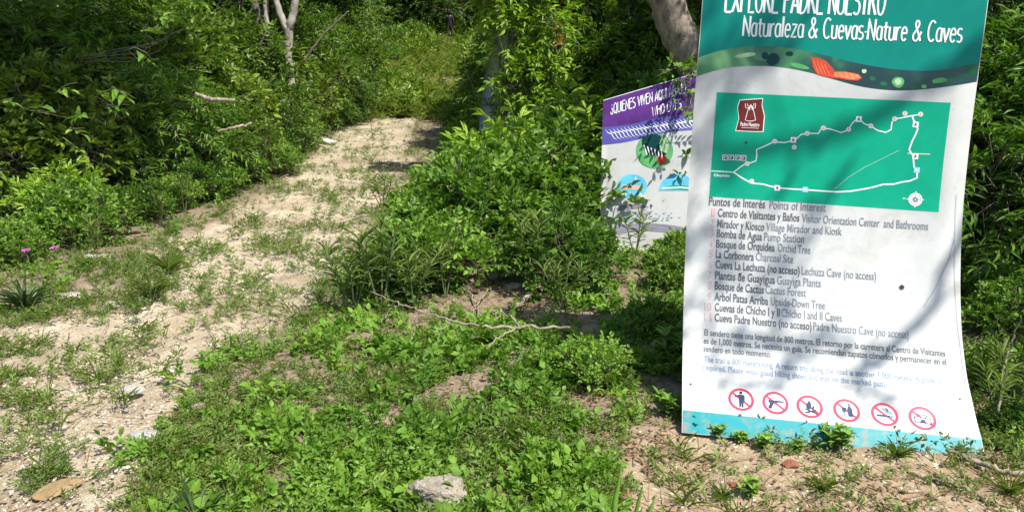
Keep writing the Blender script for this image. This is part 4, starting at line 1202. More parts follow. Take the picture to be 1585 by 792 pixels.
# sunlit low shrubs along the left edge of the path
GS = 'low sunlit shrubs along the left edge of the path'
for key, px, py, sc, lab in [('oval2', 478, 205, 1.0, 'sunlit low shrub at the far bend on the left of the path'), ('oval2', 450, 232, .95, None), ('oval', 420, 250, .9, None), ('oval2', 395, 262, .8, None), ('oval2', 430, 268, .6, None),
     ('oval', 365, 285, .7, None), ('oval2', 335, 305, .6, None), ('oval', 300, 312, .65, None), ('oval2', 265, 325, .55, None), ('oval', 230, 335, .5, None), ('oval2', 510, 192, .9, None), ('oval', 185, 345, .5, None), ('oval2', 60, 385, .45, 'low green plant below the pink flowers on the left'), ('oval', 20, 405, .5, 'green plant at the left picture edge carrying pink flowers')]:
    put(key, px, py, sc, lab or 'low sunlit shrub on the left verge of the path', group=GS)
put('lance', 118, 352, .92, 'pale yellow green shrub with pointed leaves standing out before the dark thicket', 'shrub')
put('lance', 75, 345, .75, 'smaller pale green pointed leaf shrub left of its bright neighbour', 'shrub')
put('oval', 130, 372, .75, 'dark green shrub at the foot of the pale pointed leaf shrub', 'shrub')

# hanging sprays and trees of the left wood
tree(-3.7, 13.2, [(0, 0, -.1), (.02, 0, .7), (.0, .02, 1.4), (.04, 0, 2.0)], [.085, .075, .07, .075], 'crown', .9, 3.9, 'pale barked tree forking into whitish limbs beside the path', None, 'bark_pale',
     limbs=[([(.04, 0, 1.95), (.16, -.02, 2.25), (.28, 0, 2.9), (.3, 0, 3.6)], [.07, .06, .05, .03]), ([(.02, 0, 1.9), (-.12, .0, 2.3), (-.14, 0, 2.8), (-.05, 0, 3.6)], [.06, .055, .05, .03]), ([(-.3, .1, 1.7), (-.34, .1, 2.2), (-.30, .1, 2.7), (-.4, 0, 3.5)], [.05, .05, .045, .03])], seed=3, name='forked_tree', coff=(-.6, .8))
GT = 'trees of the wood left of the path'
tree(-5.9, 8.3, [(0, 0, -.1), (.3, -.2, 1.6), (1.3, -.7, 3.0), (2.3, -1.2, 3.9)], [.12, .10, .08, .05], 'crown2', .80, 4.1, 'tree in the left thicket leaning out over its shrubs', None, 'bark', seed=8, coff=(2.3, -1.2))
# big leaved sprays reaching out in front of the left thicket
sp0 = empty('reaching_branch', (-5.2, 7.6, 0), 0, 'thin branch with large pale leaves reaching out before the dark thicket at the upper left', 'branch')
A, Wd = Acc(), Acc(); rg_ = np.random.default_rng(6); org = np.array([-5.2, 7.6, 0])
for (px, py, Y, nl) in [(205, 75, 6.5, 6), (225, 52, 6.6, 6), (255, 40, 6.5, 7), (60, 170, 6.4, 6), (130, 178, 6.5, 6), (150, 148, 6.6, 9), (160, 165, 6.6, 7), (285, 8, 6.4, 8), (265, 14, 6.4, 6), (8, 160, 6.2, 7), (108, 200, 6.7, 4), (85, 140, 6.8, 5), (240, 30, 6.6, 6), (175, 135, 6.5, 5)]:
    c = np.array(AT(px, py, Y)) - org
    d = np.array([[.9, -.5, .15]]) + rg_.normal(0, .3, (1, 3))
    A.add(*twig_leaves(rg_, c[None], d, np.array([.16]), nl, .115, .052, 55, .3, .3, .35))
    pp = smooth_path([(-.3, 1.4, .1), (-.1, 1.2, 1.3), c * [.75, .5, .9] + [-.1, .75, -.05], c, c + d[0] * .15], 18, rg_, .012)
    v, q, t = tube(pp, np.linspace(.006, .0015, 18), 5); Wd.add(v, q, t)
mesh_obj('stems', Wd.mesh('stems', M['stem'], True), sp0); mesh_obj('foliage', A.mesh('foliage', M['leaf_weed']), sp0)
tree(-4.15, 13.4, [(0, 0, -.1), (.02, .0, .9), (-.05, .02, 1.8), (-.2, .0, 3.4)], [.12, .10, .09, .06], 'crown2', .9, 3.6, 'dark brown trunk standing close to the left of the pale forked tree', None, 'bark', seed=71, coff=(-1.2, .6))
for i, (x, y, h, s, cr) in enumerate([(-7.6, 9.4, 4.2, 1.0, 'crown2'), (-7.2, 11.6, 4.4, 1.1, 'crown'), (-7.0, 13.8, 4.4, 1.2, 'crown2'), (-7.0, 16.2, 4.4, 1.2, 'crown'), (-6.2, 18.8, 4.2, 1.2, 'crown2'),
      (-7.4, 12.2, 5.0, 1.5, 'crown2'), (-7.6, 16.5, 5.5, 1.6, 'crown2'), (-6.0, 21.5, 3.8, 1.2, 'crown'), (-7.2, 25.5, 4.2, 1.4, 'crown2'), (-7.6, 30, 4.6, 1.5, 'crown'), (-9.2, 36, 5, 1.8, 'crown2'), (-8.5, 21, 6, 1.9, 'crown'), (-10, 27, 6, 2.0, 'crown2'), (-9.5, 35, 6, 2.0, 'crown')]):
    tree(x, y, [(0, 0, -.1), (.06 * (-1) ** i, .03, h * .35), (.1, .0, h * .7), (.05, .05, h)], [.10, .085, .07, .05], cr, s, h - .9 * s, 'slim brown trunked tree in the wood left of the path', GT, 'bark', rz=i * 1.3, seed=10 + i)
GT2 = 'trees of the wood behind the signs'
for i, (x, y, h, s, cr) in enumerate([(4.2, 9.6, 3.8, 1.1, 'crown2'), (5.2, 9.4, 4.0, 1.3, 'crown2'), (3.6, 12.4, 4.6, 1.4, 'crown2'), (2.2, 13.6, 4.2, 1.2, 'crown2'), (2.4, 17, 4.6, 1.4, 'crown'), (2.6, 22, 4.2, 1.3, 'crown2'), (3.0, 26.5, 4.6, 1.4, 'crown'), (3.6, 32, 5, 1.7, 'crown2'), (4.2, 39, 5.4, 2.0, 'crown2'), (6.0, 8.0, 4.2, 1.3, 'crown'), (5.6, 12.2, 5, 1.7, 'crown2'), (5.6, 19, 6, 2.0, 'crown2'), (7.5, 26, 6.5, 2.2, 'crown')]):
    tree(x, y, [(0, 0, -.1), (.06 * (-1) ** i, .03, h * .35), (.1, .0, h * .7), (.05, .05, h)], [.11, .09, .075, .05], cr, s, h - .9 * s, 'brown trunked tree in the wood behind the signs', GT2, 'bark', rz=i * 1.7, seed=40 + i)
GT3 = 'trees at the far end of the clearing'
for i, (x, y, h, s, cr) in enumerate([(-3.2, 53, 5, 1.9, 'crown'), (-5.6, 50, 5, 2.0, 'crown2'), (-1.2, 55, 5.5, 2.1, 'crown2'), (-7.5, 55, 6, 2.2, 'crown2'), (1.2, 52, 6, 2.2, 'crown2'), (-3.8, 60, 7, 2.6, 'crown2'), (-10, 50, 7, 2.4, 'crown2'), (3.5, 50, 7, 2.4, 'crown2')]):
    tree(x, y, [(0, 0, -.1), (.1, .03, h * .35), (.15, .0, h * .7), (.05, .05, h)], [.14, .11, .09, .06], cr, s, h - 1.9 * s, 'tree at the far end of the clearing behind the walker', GT3, 'bark', rz=i * 1.7, seed=60 + i,
         crown2=[(cr, s * .9, (0, -.6, -.6))])
# big leaning trunk behind the trail sign
T0 = AT(1185, 372, 6.9); T1 = AT(1066, 84, 6.75); T2 = AT(1040, 22, 6.7); T3 = AT(1000, -70, 6.6)
tb = Vector((T0.x, T0.y, 0))
tree(tb.x, tb.y, [(0, 0, -.15), tuple((Vector((T1.x, T1.y, T1.z)) - tb) * .55 + Vector((.06, 0, -.05))), tuple(T1 - tb), tuple(T2 - tb), tuple(T3 - tb), tuple(T3 - tb + Vector((-.3, -.1, .7)))], [.21, .17, .15, .145, .14, .10],
     'crown2', .85, T3.z + 1.2, 'thick rough barked trunk leaning left above the purple headed sign', None, 'bark_rough', seed=77, coff=(T3.x - tb.x + 2.2, .4), name='leaning_tree',
     limbs=[([tuple(T1 - tb + Vector((.03, -.12, -.02))), tuple(T1 - tb + Vector((.10, -.32, .10))), tuple(T1 - tb + Vector((.22, -.40, .34)))], [.03, .02, .012]),
           ([tuple(T3 - tb + Vector((-.1, -.03, .25))), tuple(T3 - tb + Vector((.7, .1, .8))), tuple(T3 - tb + Vector((2.0, .4, 1.4)))], [.11, .08, .04])])

# vine tips hanging over the purple header
hv = T1 + Vector((.05, -.1, -.02))
A, Wd = foliage(91, [(tuple(AT(1062, 118, 6.32) - hv), (.11, .10, .13)), (tuple(AT(1030, 112, 6.40) - hv), (.08, .06, .04)), (tuple(AT(1068, 160, 6.28) - hv), (.05, .05, .11))], twigs=110, tl=.12, n=7, L=.055, W=.030, mat=None, up=-.1, droop=.4, stem_r=.004, ground=False)
o = empty('hanging_vine', tuple(hv), 0, 'leafy vine tips hanging over the top of the purple headed sign', 'vine')
mesh_obj('stems', Wd.mesh('stems', M['stem'], True), o); mesh_obj('foliage', A.mesh('foliage', M['leaf_weed']), o)
# overhanging tree right of the camera: its limb shades the trail sign
def above(px, py, t):
    u, v = uv(px, py); p = sheet_pt(np.array(u), np.array(v)); return np.array(p) + np.array(sun_dir) * t
base = np.array([5.8, -.4, 0])
limb1 = [above(px_, py_, t_ + 3.4) for px_, py_, t_ in ((1560, 110, 2.2), (1480, 160, 2.25), (1410, 195, 2.3), (1320, 245, 2.35), (1230, 268, 2.4), (1130, 278, 2.45), (1010, 250, 2.5))]
limb2 = [above(px_, py_, t_ + 3.4) for px_, py_, t_ in ((1620, 330, 2.6), (1490, 440, 2.4), (1462, 510, 2.3), (1400, 575, 2.25), (1350, 610, 2.2))]
rng_ = np.random.default_rng(2)
trk = [(0, 0, -.1), (-.05, .05, 1.6), (-.2, .1, 3.0), tuple(limb1[0] - base + np.array([.5, -.1, .0]))]
sh = tree(base[0], base[1], trk, [.16, .14, .12, .07], None, 1, 0, 'tree right of the view whose overhanging limb shades the trail sign', None, 'bark', seed=5, name='overhanging_tree',
     limbs=[([tuple(limb1[0] - base + np.array([.5, -.1, .0]))] + [tuple(p - base) for p in limb1], [.07, .05, .04, .034, .030, .027, .022, .014]),
            ([tuple(np.array(trk[2]))] + [tuple(p - base) for p in limb2], [.07, .03, .024, .02, .015, .008])])
A = Acc()
spots = [(1120, 120, 2.5), (1165, 60, 2.6), (1100, 210, 2.6), (1085, 330, 2.9), (1110, 430, 2.9), (1210, 430, 2.8), (1215, 575, 2.9), (1120, 535, 3.0), (1330, 590, 2.7)]
Wd = Acc()
for k, (px, py, t) in enumerate(spots):
    c = above(px, py, t + 3.6)
    n = 7
    O = c + rng_.normal(0, .05, (n, 3)); D = unit(rng_, n); D[:, 2] *= .5
    A.add(*twig_leaves(rng_, O, D, np.full(n, .16), 6, .085, .040, 55, .3, .3, .2))
    v, q = twig_tubes(O, D, np.full(n, .16), .002); Wd.add(v, q)
    near = min([p for p in limb1 + limb2], key=lambda p: np.linalg.norm(p - c))
    v, q, tt = tube(smooth_path([near, (near + c) / 2 + np.array([0, 0, .06]), c], 6), np.linspace(.010, .003, 6), 5); Wd.add(v, q, tt)
me = A.mesh('crown', M['leaf_mid']); me.transform(Matrix.Translation(-Vector(sh.location))); mesh_obj('crown', me, sh)
me = Wd.mesh('twigs', M['stem'], True); me.transform(Matrix.Translation(-Vector(sh.location))); mesh_obj('twigs', me, sh)

# far wood behind everything, one mass
rng_ = np.random.default_rng(9)
A = Acc(); n = 60000
th = rng_.uniform(-1.25, 1.25, n); rad = 62 + 10 * rng_.random(n) ** 2
zz = rng_.uniform(0, 15, n) * (.8 + .3 * vnoise(th * 40, th * 0, 1.5))
B = np.stack([rad * np.sin(th), rad * np.cos(th), zz + 1.8], 1)
A.add(*leaves(rng_, B, unit(rng_, n), unit(rng_, n), .8 + .5 * rng_.random(n), .42, .2))
tag(mesh_obj('far_wood', A.mesh('far_wood', M['leaf_dark'])), 'distant dark green wood closing off the clearing', 'woods', kind='stuff')

# ------------------------------------------------------------------ ground cover
rng_ = np.random.default_rng(17)
PATCH = [(430, 375, 40, 16), (480, 385, 30, 14), (300, 392, 40, 10), (320, 435, 40, 8), (350, 470, 30, 8), (190, 570, 24, 9), (160, 587, 20, 8), (65, 655, 24, 6), (50, 622, 40, 10), (95, 708, 26, 8), (70, 748, 22, 9), (20, 585, 45, 10), (25, 540, 45, 14), (215, 520, 36, 22), (240, 420, 55, 40), (230, 460, 36, 22),
         (480, 350, 40, 8), (520, 300, 50, 10), (550, 270, 40, 8), (480, 260, 30, 10), (575, 250, 24, 6), (590, 215, 20, 5), (570, 235, 40, 8), (500, 232, 25, 8), (380, 350, 25, 14), (450, 290, 30, 10), (190, 618, 20, 8), (560, 205, 30, 5)]
PW = [(G(a, b), G(a + c, b), G(a, b - d)) for a, b, c, d in PATCH]
def patchmask(x, y):
    m = np.zeros_like(x)
    for (cx_, cy_), (ex, _), (_, ey) in PW:
        d = np.hypot((x - cx_) / (abs(ex - cx_) + .02), (y - cy_) / (abs(ey - cy_) + .04))
        m = np.maximum(m, 1 - sstep(.55, 1.25, d + (fbm(x, y, .15, 2) - .5) * .8))
    return m
BARE = [(G(*p), r) for p, r in [((790, 450), .38), ((745, 470), .28), ((830, 485), .25), ((980, 690), .2), ((920, 620), .18), ((560, 555), .15), ((720, 600), .16)]]
def barem(x, y):
    m = np.zeros_like(x)
    for (a, b), r in BARE: m = np.maximum(m, 1 - sstep(.6, 1.2, np.hypot(x - a, y - b) / r + (fbm(x, y, .2, 2) - .5) * .6))
    return m
def scatter(n, y0, y1, p=1.6):
    """points spread over the seen ground, denser near the camera"""
    t = rng_.random(n); y = (y0 ** (1 - p) + t * (y1 ** (1 - p) - y0 ** (1 - p))) ** (1 / (1 - p))
    x = rng_.uniform(-1.0, 1.0, n) * (y * .8 + .9)
    return x, y
def keep(x, y, prob):
    k = rng_.random(len(x)) < prob
    return x[k], y[k]
def ground_masks(x, y):
    s = poly_sd(x, y, PATH) + (fbm(x, y, .5, 3) - .5) * .35
    off = sstep(-.10, .12, s)
    so = sstep(.05, -.12, poly_sd(x, y, SOIL) + (fbm(x + 9, y, .3, 3) - .5) * .4)
    return off, so
def deep(x, y):      # under the thickets: little grows
    return np.maximum(sstep(-4.0, -5.0, x) * sstep(7, 8, y), sstep(.9, 1.6, x) * sstep(7.0, 8.0, y))

# broad-leaved weeds
x, y = scatter(38000, 1.9, 12, 1.9)
off, so = ground_masks(x, y)
cl = sstep(.43, .60, fbm(x, y, .26, 3))
rightlit = sstep(1.9, 2.4, x) * .55
soft = sstep(-.10, .75, poly_sd(x, y, PATH) + (fbm(x + 2, y, .4, 3) - .5) * .9)
pr_ = soft * (.10 + .90 * cl) * (1 - .97 * so) * (1 - barem(x, y)) * (1 - deep(x, y)) * (1 - rightlit) * .40
pr_ *= 1 - .97 * (x > .6) * (x < 2.15) * sstep(3.75, 3.55, y) * sstep(2.3, 2.5, y)
leftpart = sstep(-1.2, -2.2, x) * .6
pr_ *= (1 - leftpart)
x, y = keep(x, y, pr_ * .9)
def weed_mass(x, y, nt, tl, nl, L, W, up, ang, szn=.6, zup=0.0):
    n = len(x); z = hgt(x, y)
    s = (.6 + szn * rng_.random(n)) * (.8 + .5 * vnoise(x, y, .5))
    O = np.repeat(np.stack([x, y, z - .004], 1), nt, 0)
    D = unit(rng_, n * nt); D[:, 2] = np.abs(D[:, 2]) * .6 + up
    S = np.repeat(s, nt)
    T = len(O); A_ = Acc()
    V, q, t, lv = twig_leaves(rng_, O, D, tl * S * (.6 + .7 * rng_.random(T)), nl, 1.0, W / L, ang, .2, .3, .2)
    V = V.reshape(T, nl, 7, 3); b = V[:, :, :1]
    V = b + (V - b) * (L * S)[:, None, None, None]
    patch_ = np.repeat(.5 + (vnoise(x + 31, y, .6) - .5) * .9 + rng_.normal(0, .1, n), nt * nl * 7)
    A_.add(V, q, t, np.clip(lv * .5 + patch_ * .5, 0, 1))
    v, q = twig_tubes(O, D, tl * S, .0012); A_.add(v, q)
    return A_
kk = rng_.random(len(x)) < .22 + .6 * (fbm(x - 7, y + 3, .45, 2) - .5)
tag(mesh_obj('weeds', weed_mass(x[~kk], y[~kk], 4, .09, 7, .036, .026, .48, 62, .8).mesh('weeds', M['leaf_weed'])), 'low bright green broad leaved weeds carpeting the ground right of the path', 'weeds', kind='stuff')
tag(mesh_obj('weeds', weed_mass(x[kk], y[kk], 5, .11, 10, .025, .011, .7, 50, 1.0).mesh('weeds', M['leaf_mid'])), 'darker narrow leaved weeds mixed into the carpet right of the path', 'weeds', kind='stuff')
# fine low herbs on the path and its margins
x, y = scatter(44000, 1.9, 19, 1.6)
off, so = ground_masks(x, y)
edge = np.exp(-(poly_sd(x, y, PATH) / .35) ** 2)
pm = patchmask(x, y)
pr_ = np.maximum(pm * .42, off * (.15 + .5 * sstep(.45, .62, fbm(x + 40, y, .3, 3)) + .3 * edge)) * (1 - .86 * so) * (1 - .8 * barem(x, y)) * (1 - deep(x, y))
pr_ = np.maximum(pr_, .014 + .50 * sstep(.48, .64, fbm(x + 3, y, .22, 3)) * (.35 + .65 * sstep(.4, .55, fbm(x, y + 5, 1.0, 2))) * (.16 + .84 * sstep(3.8, 6, y)))
x, y = keep(x, y, pr_)
xb, yb = scatter(46000, 4.5, 19, .5)
off2, so2 = ground_masks(xb, yb)
pb_ = np.maximum(patchmask(xb, yb) * .8, (1 - off2) * (.03 + .75 * sstep(.50, .64, fbm(xb + 3, yb, .30, 3))) + off2 * .25 * np.exp(-(poly_sd(xb, yb, PATH) / .4) ** 2)) * (1 - so2) * (1 - deep(xb, yb)) * (1 - barem(xb, yb))
xb, yb = keep(xb, yb, np.clip(pb_ * (1 + .8 * sstep(7, 12, yb)), 0, 1) * .46)
x = np.concatenate([x, xb]); y = np.concatenate([y, yb])
tag(mesh_obj('fine_herbs', weed_mass(x, y, 4, .07, 6, .022, .009, .5, 50).mesh('fine_herbs', M['leaf_grey'])), 'tiny leaved green herbs in patches on the gravel path and its edges', 'herbs', kind='stuff')
# short grass
x, y = scatter(20000, 1.9, 19, 1.5)
off, so = ground_masks(x, y)
pr_ = np.maximum(patchmask(x, y) * .30, off * (.04 + .20 * sstep(.5, .65, fbm(x - 20, y + 8, .5, 3))) + .25 * off * sstep(-1.0, -2.0, x)) * (1 - .88 * so) * (1 - barem(x, y)) * (1 - deep(x, y))
x, y = keep(x, y, np.maximum(pr_, .01))
def grass_mass(x, y, nb, L, W, up):
    n = len(x); z = hgt(x, y)
    B = np.repeat(np.stack([x, y, z - .005], 1), nb, 0) + np.concatenate([rng_.normal(0, .018, (n * nb, 2)), np.zeros((n * nb, 1))], 1)
    D = unit(rng_, n * nb); D[:, 2] = np.abs(D[:, 2]) + up
    N = np.cross(np.cross(D, [0, 0, 1.]), D)
    S = np.repeat(.6 + .7 * rng_.random(n), nb)
    A_ = Acc(); A_.add(*leaves(rng_, B, D, N + rng_.normal(0, .2, N.shape), L * S * (.5 + .8 * rng_.random(n * nb)), W, .25))
    return A_
tag(mesh_obj('short_grass', grass_mass(x, y, 12, .085, .005, .7).mesh('short_grass', M['leaf_grass'])), 'short green grass growing in patches beside the path', 'grass', kind='stuff')
# tall grass on the sunny rise behind the path
n = 20000
x = rng_.uniform(-7.5, 1.2, n); y = 17.6 + 43 * rng_.random(n) ** 1.35
x, y = keep(x, y, .15 + .85 * sstep(.38, .6, fbm(x, y, 1.3, 4)))
x, y = keep(x, y, sstep(17.8, 20.2, y + (fbm(x, y, .8, 2) - .5) * 3) + .12)
tag(mesh_obj('hillside_grass', grass_mass(x, y, 8, .40, .020, .5).mesh('hillside_grass', M['leaf_hill'])), 'tall sunny yellow green grass on the rise beyond the path', 'grass', kind='stuff')
x, y = keep(x, y, .35 * sstep(.42, .6, fbm(x + 60, y, 2.0, 3)) * (np.abs(x + .08 * y) > .7))
tag(mesh_obj('hillside_weeds', weed_mass(x, y, 5, .45, 11, .14, .05, .7, 55, 1.2).mesh('hillside_weeds', M['leaf_olive'])), 'leafy weeds standing among the grass on the sunny rise', 'weeds', kind='stuff')
# undergrowth in the wood so that no bare soil shows far back
x, y = scatter(9000, 6.5, 30, 1.2)
x, y = keep(x, y, np.clip(deep(x, y) + (y > 12) * (np.abs(x + 2.2) > 1.6), 0, 1) * (poly_sd(x, y, PATH) > .1))
tag(mesh_obj('undergrowth', weed_mass(x, y, 4, .28, 8, .09, .035, .8, 55).mesh('undergrowth', M['leaf_dark'])), 'dark leafy undergrowth on the shaded floor of the wood', 'undergrowth', kind='stuff')

# gravel on the path, small pale stones
bmx = bmesh.new(); bmesh.ops.create_icosphere(bmx, subdivisions=1, radius=1)
ICO_V = np.array([v.co[:] for v in bmx.verts]); ICO_F = np.array([[v.index for v in f.verts] for f in bmx.faces]); bmx.free()
def pebbles(x, y, smin, smax, pw=3):
    n = len(x); s = smin + (smax - smin) * rng_.random(n) ** pw
    z = hgt(x, y)
    k = 1 + rng_.normal(0, .16, (n, len(ICO_V), 1))
    a = rng_.uniform(0, 6.28, n); sx = s * (.8 + .6 * rng_.random(n)); sy = s * (.6 + .4 * rng_.random(n)); sz = s * (.35 + .35 * rng_.random(n))
    V = ICO_V[None] * k * np.stack([sx, sy, sz], 1)[:, None]
    ca, sa = np.cos(a)[:, None], np.sin(a)[:, None]
    V = np.stack([V[..., 0] * ca - V[..., 1] * sa, V[..., 0] * sa + V[..., 1] * ca, V[..., 2]], -1) + np.stack([x, y, z - .02 + sz * .1 + .018], 1)[:, None]
    F = ICO_F[None] + (np.arange(n) * len(ICO_V))[:, None, None]
    return V.reshape(-1, 3), F.reshape(-1, 3), np.repeat(rng_.random(n), len(ICO_V))
def attr_mat(name, stops, rough=.9):
    m, nt, b = mat_base(name)
    at = nt.nodes.new('ShaderNodeAttribute'); at.attribute_name = 'lv'
    r = ramp(nt, stops); nt.links.new(at.outputs['Fac'], r.inputs[0])
    n = noise(nt, 60, 4); mx = nt.nodes.new('ShaderNodeMix'); mx.data_type = 'RGBA'; mx.blend_type = 'MULTIPLY'; mx.inputs[0].default_value = .5
    r2 = ramp(nt, [(.3, (.7, .68, .65)), (.7, (1.1, 1.1, 1.1))]); nt.links.new(n.outputs[0], r2.inputs[0])
    nt.links.new(r.outputs[0], mx.inputs[6]); nt.links.new(r2.outputs[0], mx.inputs[7]); nt.links.new(mx.outputs[2], b.inputs['Base Color'])
    b.inputs['Roughness'].default_value = rough
    return m
M['gravel'] = attr_mat('gravel', [(0, (.25, .20, .14)), (.4, (.44, .37, .27)), (.75, (.55, .48, .37)), (1, (.60, .54, .45))])
x, y = scatter(45000, 1.9, 16, 1.8)
off, so = ground_masks(x, y)
x, y = keep(x, y, np.maximum((1 - off) * (.35 + .65 * sstep(.4, .6, fbm(x, y, .4, 3))), np.maximum(so * .6, .03)))
V, F, lv = pebbles(x, y, .003, .0125, 4)
tag(mesh_obj('gravel', np_mesh('gravel', V, None, F, [M['gravel']], {'lv': lv})), 'pale loose limestone gravel lying on the path', 'gravel', kind='stuff')
# dead leaves and twigs
x, y = scatter(46000, 1.9, 12, 1.5)
off, so = ground_masks(x, y)
x, y = keep(x, y, np.clip(off * (.12 + .5 * sstep(1.6, 2.3, x) + .9 * barem(x, y)) + .13 * so + .09, 0, 1))
n = len(x)
B = np.stack([x, y, hgt(x, y) + .006 + .012 * rng_.random(n)], 1); D = unit(rng_, n); D[:, 2] *= .25; N = np.array([0, 0, 1.]) + rng_.normal(0, .35, (n, 3))
A = Acc(); A.add(*leaves(rng_, B, D, N, .012 + .034 * rng_.random(n) ** 2, .006 + .012 * rng_.random(n), .3))
x2, y2 = keep(x, y, .3); n2 = len(x2)
O = np.stack([x2, y2, hgt(x2, y2) + .008], 1); D = unit(rng_, n2); D[:, 2] = np.abs(D[:, 2]) * .12
v, q = twig_tubes(O, D, .06 + .18 * rng_.random(n2) ** 2, .0022, 0); A.add(v, q, None, np.repeat(rng_.random(n2) * .6 + .4, 9))
tag(mesh_obj('leaf_litter', A.mesh('leaf_litter', M['leaf_dead'])), 'brown dead leaves and bits of twig strewn on the soil', 'leaf litter', kind='stuff')

# ------------------------------------------------------------------ stones
def rock_mat(name, a, b_, c, scale=7):
    m, nt, b = mat_base(name)
    n = noise(nt, scale, 8, rough=.65); r = ramp(nt, [(.28, a), (.5, b_), (.7, c)])
    nt.links.new(n.outputs[0], r.inputs[0]); nt.links.new(r.outputs[0], b.inputs['Base Color']); b.inputs['Roughness'].default_value = .9
    n2 = noise(nt, scale * 4, 8, rough=.7); bump(nt, b, n2.outputs[0], 1.0, .03)
    return m
M['rock_grey'] = rock_mat('grey_limestone', (.19, .155, .115), (.43, .365, .28), (.60, .53, .42), 14)
M['rock_ochre'] = rock_mat('ochre_stone', (.26, .17, .07), (.42, .29, .13), (.52, .39, .22), 12)
M['rock_pale'] = rock_mat('pale_stone', (.42, .39, .34), (.58, .55, .50), (.70, .68, .64), 20)
M['brick'] = rock_mat('red_brick', (.30, .09, .05), (.44, .15, .085), (.52, .24, .15), 25)
def rock(name, px, py, w, d, h, mat, label, seed, sharp=.22, rz=0, cat='stone', group=None, sink=.25):
    bm = bmesh.new(); bmesh.ops.create_icosphere(bm, subdivisions=5, radius=1)
    rg = np.random.default_rng(seed)
    cuts = [(unit(rg, 1)[0], rg.uniform(.55, .85)) for _ in range(11)]
    ph = rg.uniform(0, 10, 3)
    for v in bm.verts:
        c = np.array(v.co)
        for nrm, dd in cuts:
            s = c @ nrm
            if s > dd: c = c - nrm * (s - dd) * .9
        k = 1 + sharp * (float(fbm(c[0] * 1.1 + c[2] * .5 + ph[0], c[1] * 1.1 + c[2] * .8 + ph[1], .55, 5)) - .5)
        v.co = Vector(c * k)
    for v in bm.verts: v.co = Vector((v.co.x * w / 1.6, v.co.y * d / 1.6, v.co.z * h / 1.6))
    me = bpy.data.meshes.new(name); bm.to_mesh(me); bm.free(); me.materials.append(mat)
    me.polygons.foreach_set('use_smooth', np.full(len(me.polygons), False))
    x, y = G(px, py)
    o = mesh_obj(name, me); o.location = (x, y, float(hgt(x, y)) + h * (.5 - sink)); o.rotation_euler = (0, 0, rz)
    return tag(o, label, cat, group)
rock('rock', 676, 772, .185, .16, .15, M['rock_grey'], 'rough grey limestone rock among the weeds at the bottom of the picture', 1, .6, .3, sink=.40)
rock('flat_stone', 96, 762, .15, .09, .03, M['rock_ochre'], 'flat ochre stone lying on the path at the bottom left corner', 2, .15, .8)
rock('pebble', 933, 562, .05, .04, .035, M['rock_pale'], 'small white stone among weeds left of the trail sign foot', 3)
rock('stone', 788, 428, .16, .12, .09, M['rock_grey'], 'pitted stone lying in the dark hollow under the bushes', 4, .4)
rock('stone', 762, 432, .09, .08, .06, M['rock_grey'], 'smaller stone just left of the pitted stone under the bushes', 5, .4)
rock('stone', 795, 446, .12, .08, .05, M['rock_grey'], 'flattish stone in front of the pitted stone under the bushes', 6, .3)
rock('brick_fragment', 1222, 722, .060, .045, .03, M['brick'], 'red brick fragment on the soil in front of the trail sign', 7, .1)
rock('brick_fragment', 962, 768, .05, .03, .02, M['brick'], 'pinkish brick chip beside the long grass blades', 8, .1)
rock('brick_fragment', 1142, 752, .05, .04, .022, M['brick'], 'brick chip on the bare soil left of the red fragment', 18, .1)
rock('flat_stone', 205, 158 + 450, .10, .06, .03, M['rock_pale'], 'pale flat stone on the gravel beside a herb patch', 9)
rock('flat_stone', 108, 462, .18, .10, .05, M['rock_grey'], 'grey flat stone right of the dark rosette plant', 10, .3)
rock('stone', 140, 402, .14, .1, .06, M['rock_pale'], 'whitish stone at the foot of the thicket on the left verge', 11, .3)
rock('stone', 165, 405, .12, .1, .06, M['rock_grey'], 'grey stone right of the whitish stone on the left verge', 12, .3)
rock('stone', 505, 222, .30, .2, .12, M['rock_pale'], 'pale stone at the left edge of the far path', 13, .3)
rock('stone', 395, 265, .22, .15, .10, M['rock_grey'], 'grey stone among low shrubs on the left path edge', 14, .3)
rock('pebble', 1130, 765, .03, .025, .02, M['rock_pale'], 'white pebble on the bare soil at the bottom right', 15)
rock('flat_stone', 225, 682, .13, .07, .03, M['rock_pale'], 'pale slab half buried at the lower right edge of the path', 16)
rock('wood_chip', 305, 0 + 700 - 62, .12, .035, .03, M['post'], 'brown chip of wood on the gravel path', 17, .2, .7, 'wood chip')

# ------------------------------------------------------------------ dead wood
def stick(name, pts, radii, label, mat='deadwood', side=(), cat='branch', wob=.006, seed=1):
    rng = np.random.default_rng(seed)
    A = Acc(); pts = np.array(pts, float)
    org = pts.mean(0); n = max(14, 6 * len(pts))
    v, q, t = tube(smooth_path(pts - org, n, rng, wob), np.interp(np.linspace(0, 1, n), np.linspace(0, 1, len(radii)), radii), 8, rng, .06); A.add(v, q, t)
    for sp, sr in side:
        sp = np.array(sp, float) - org; n = max(8, 5 * len(sp))
        v, q, t = tube(smooth_path(sp, n, rng, wob), np.interp(np.linspace(0, 1, n), np.linspace(0, 1, len(sr)), sr), 6, rng, .05); A.add(v, q, t)
    o = mesh_obj(name, A.mesh(name, M[mat], True)); o.location = org
    return tag(o, label, cat)
def gp(px, py, z=.03):
    x, y = G(px, py, z); return (x, y, z + float(hgt(x, y)) * .7)
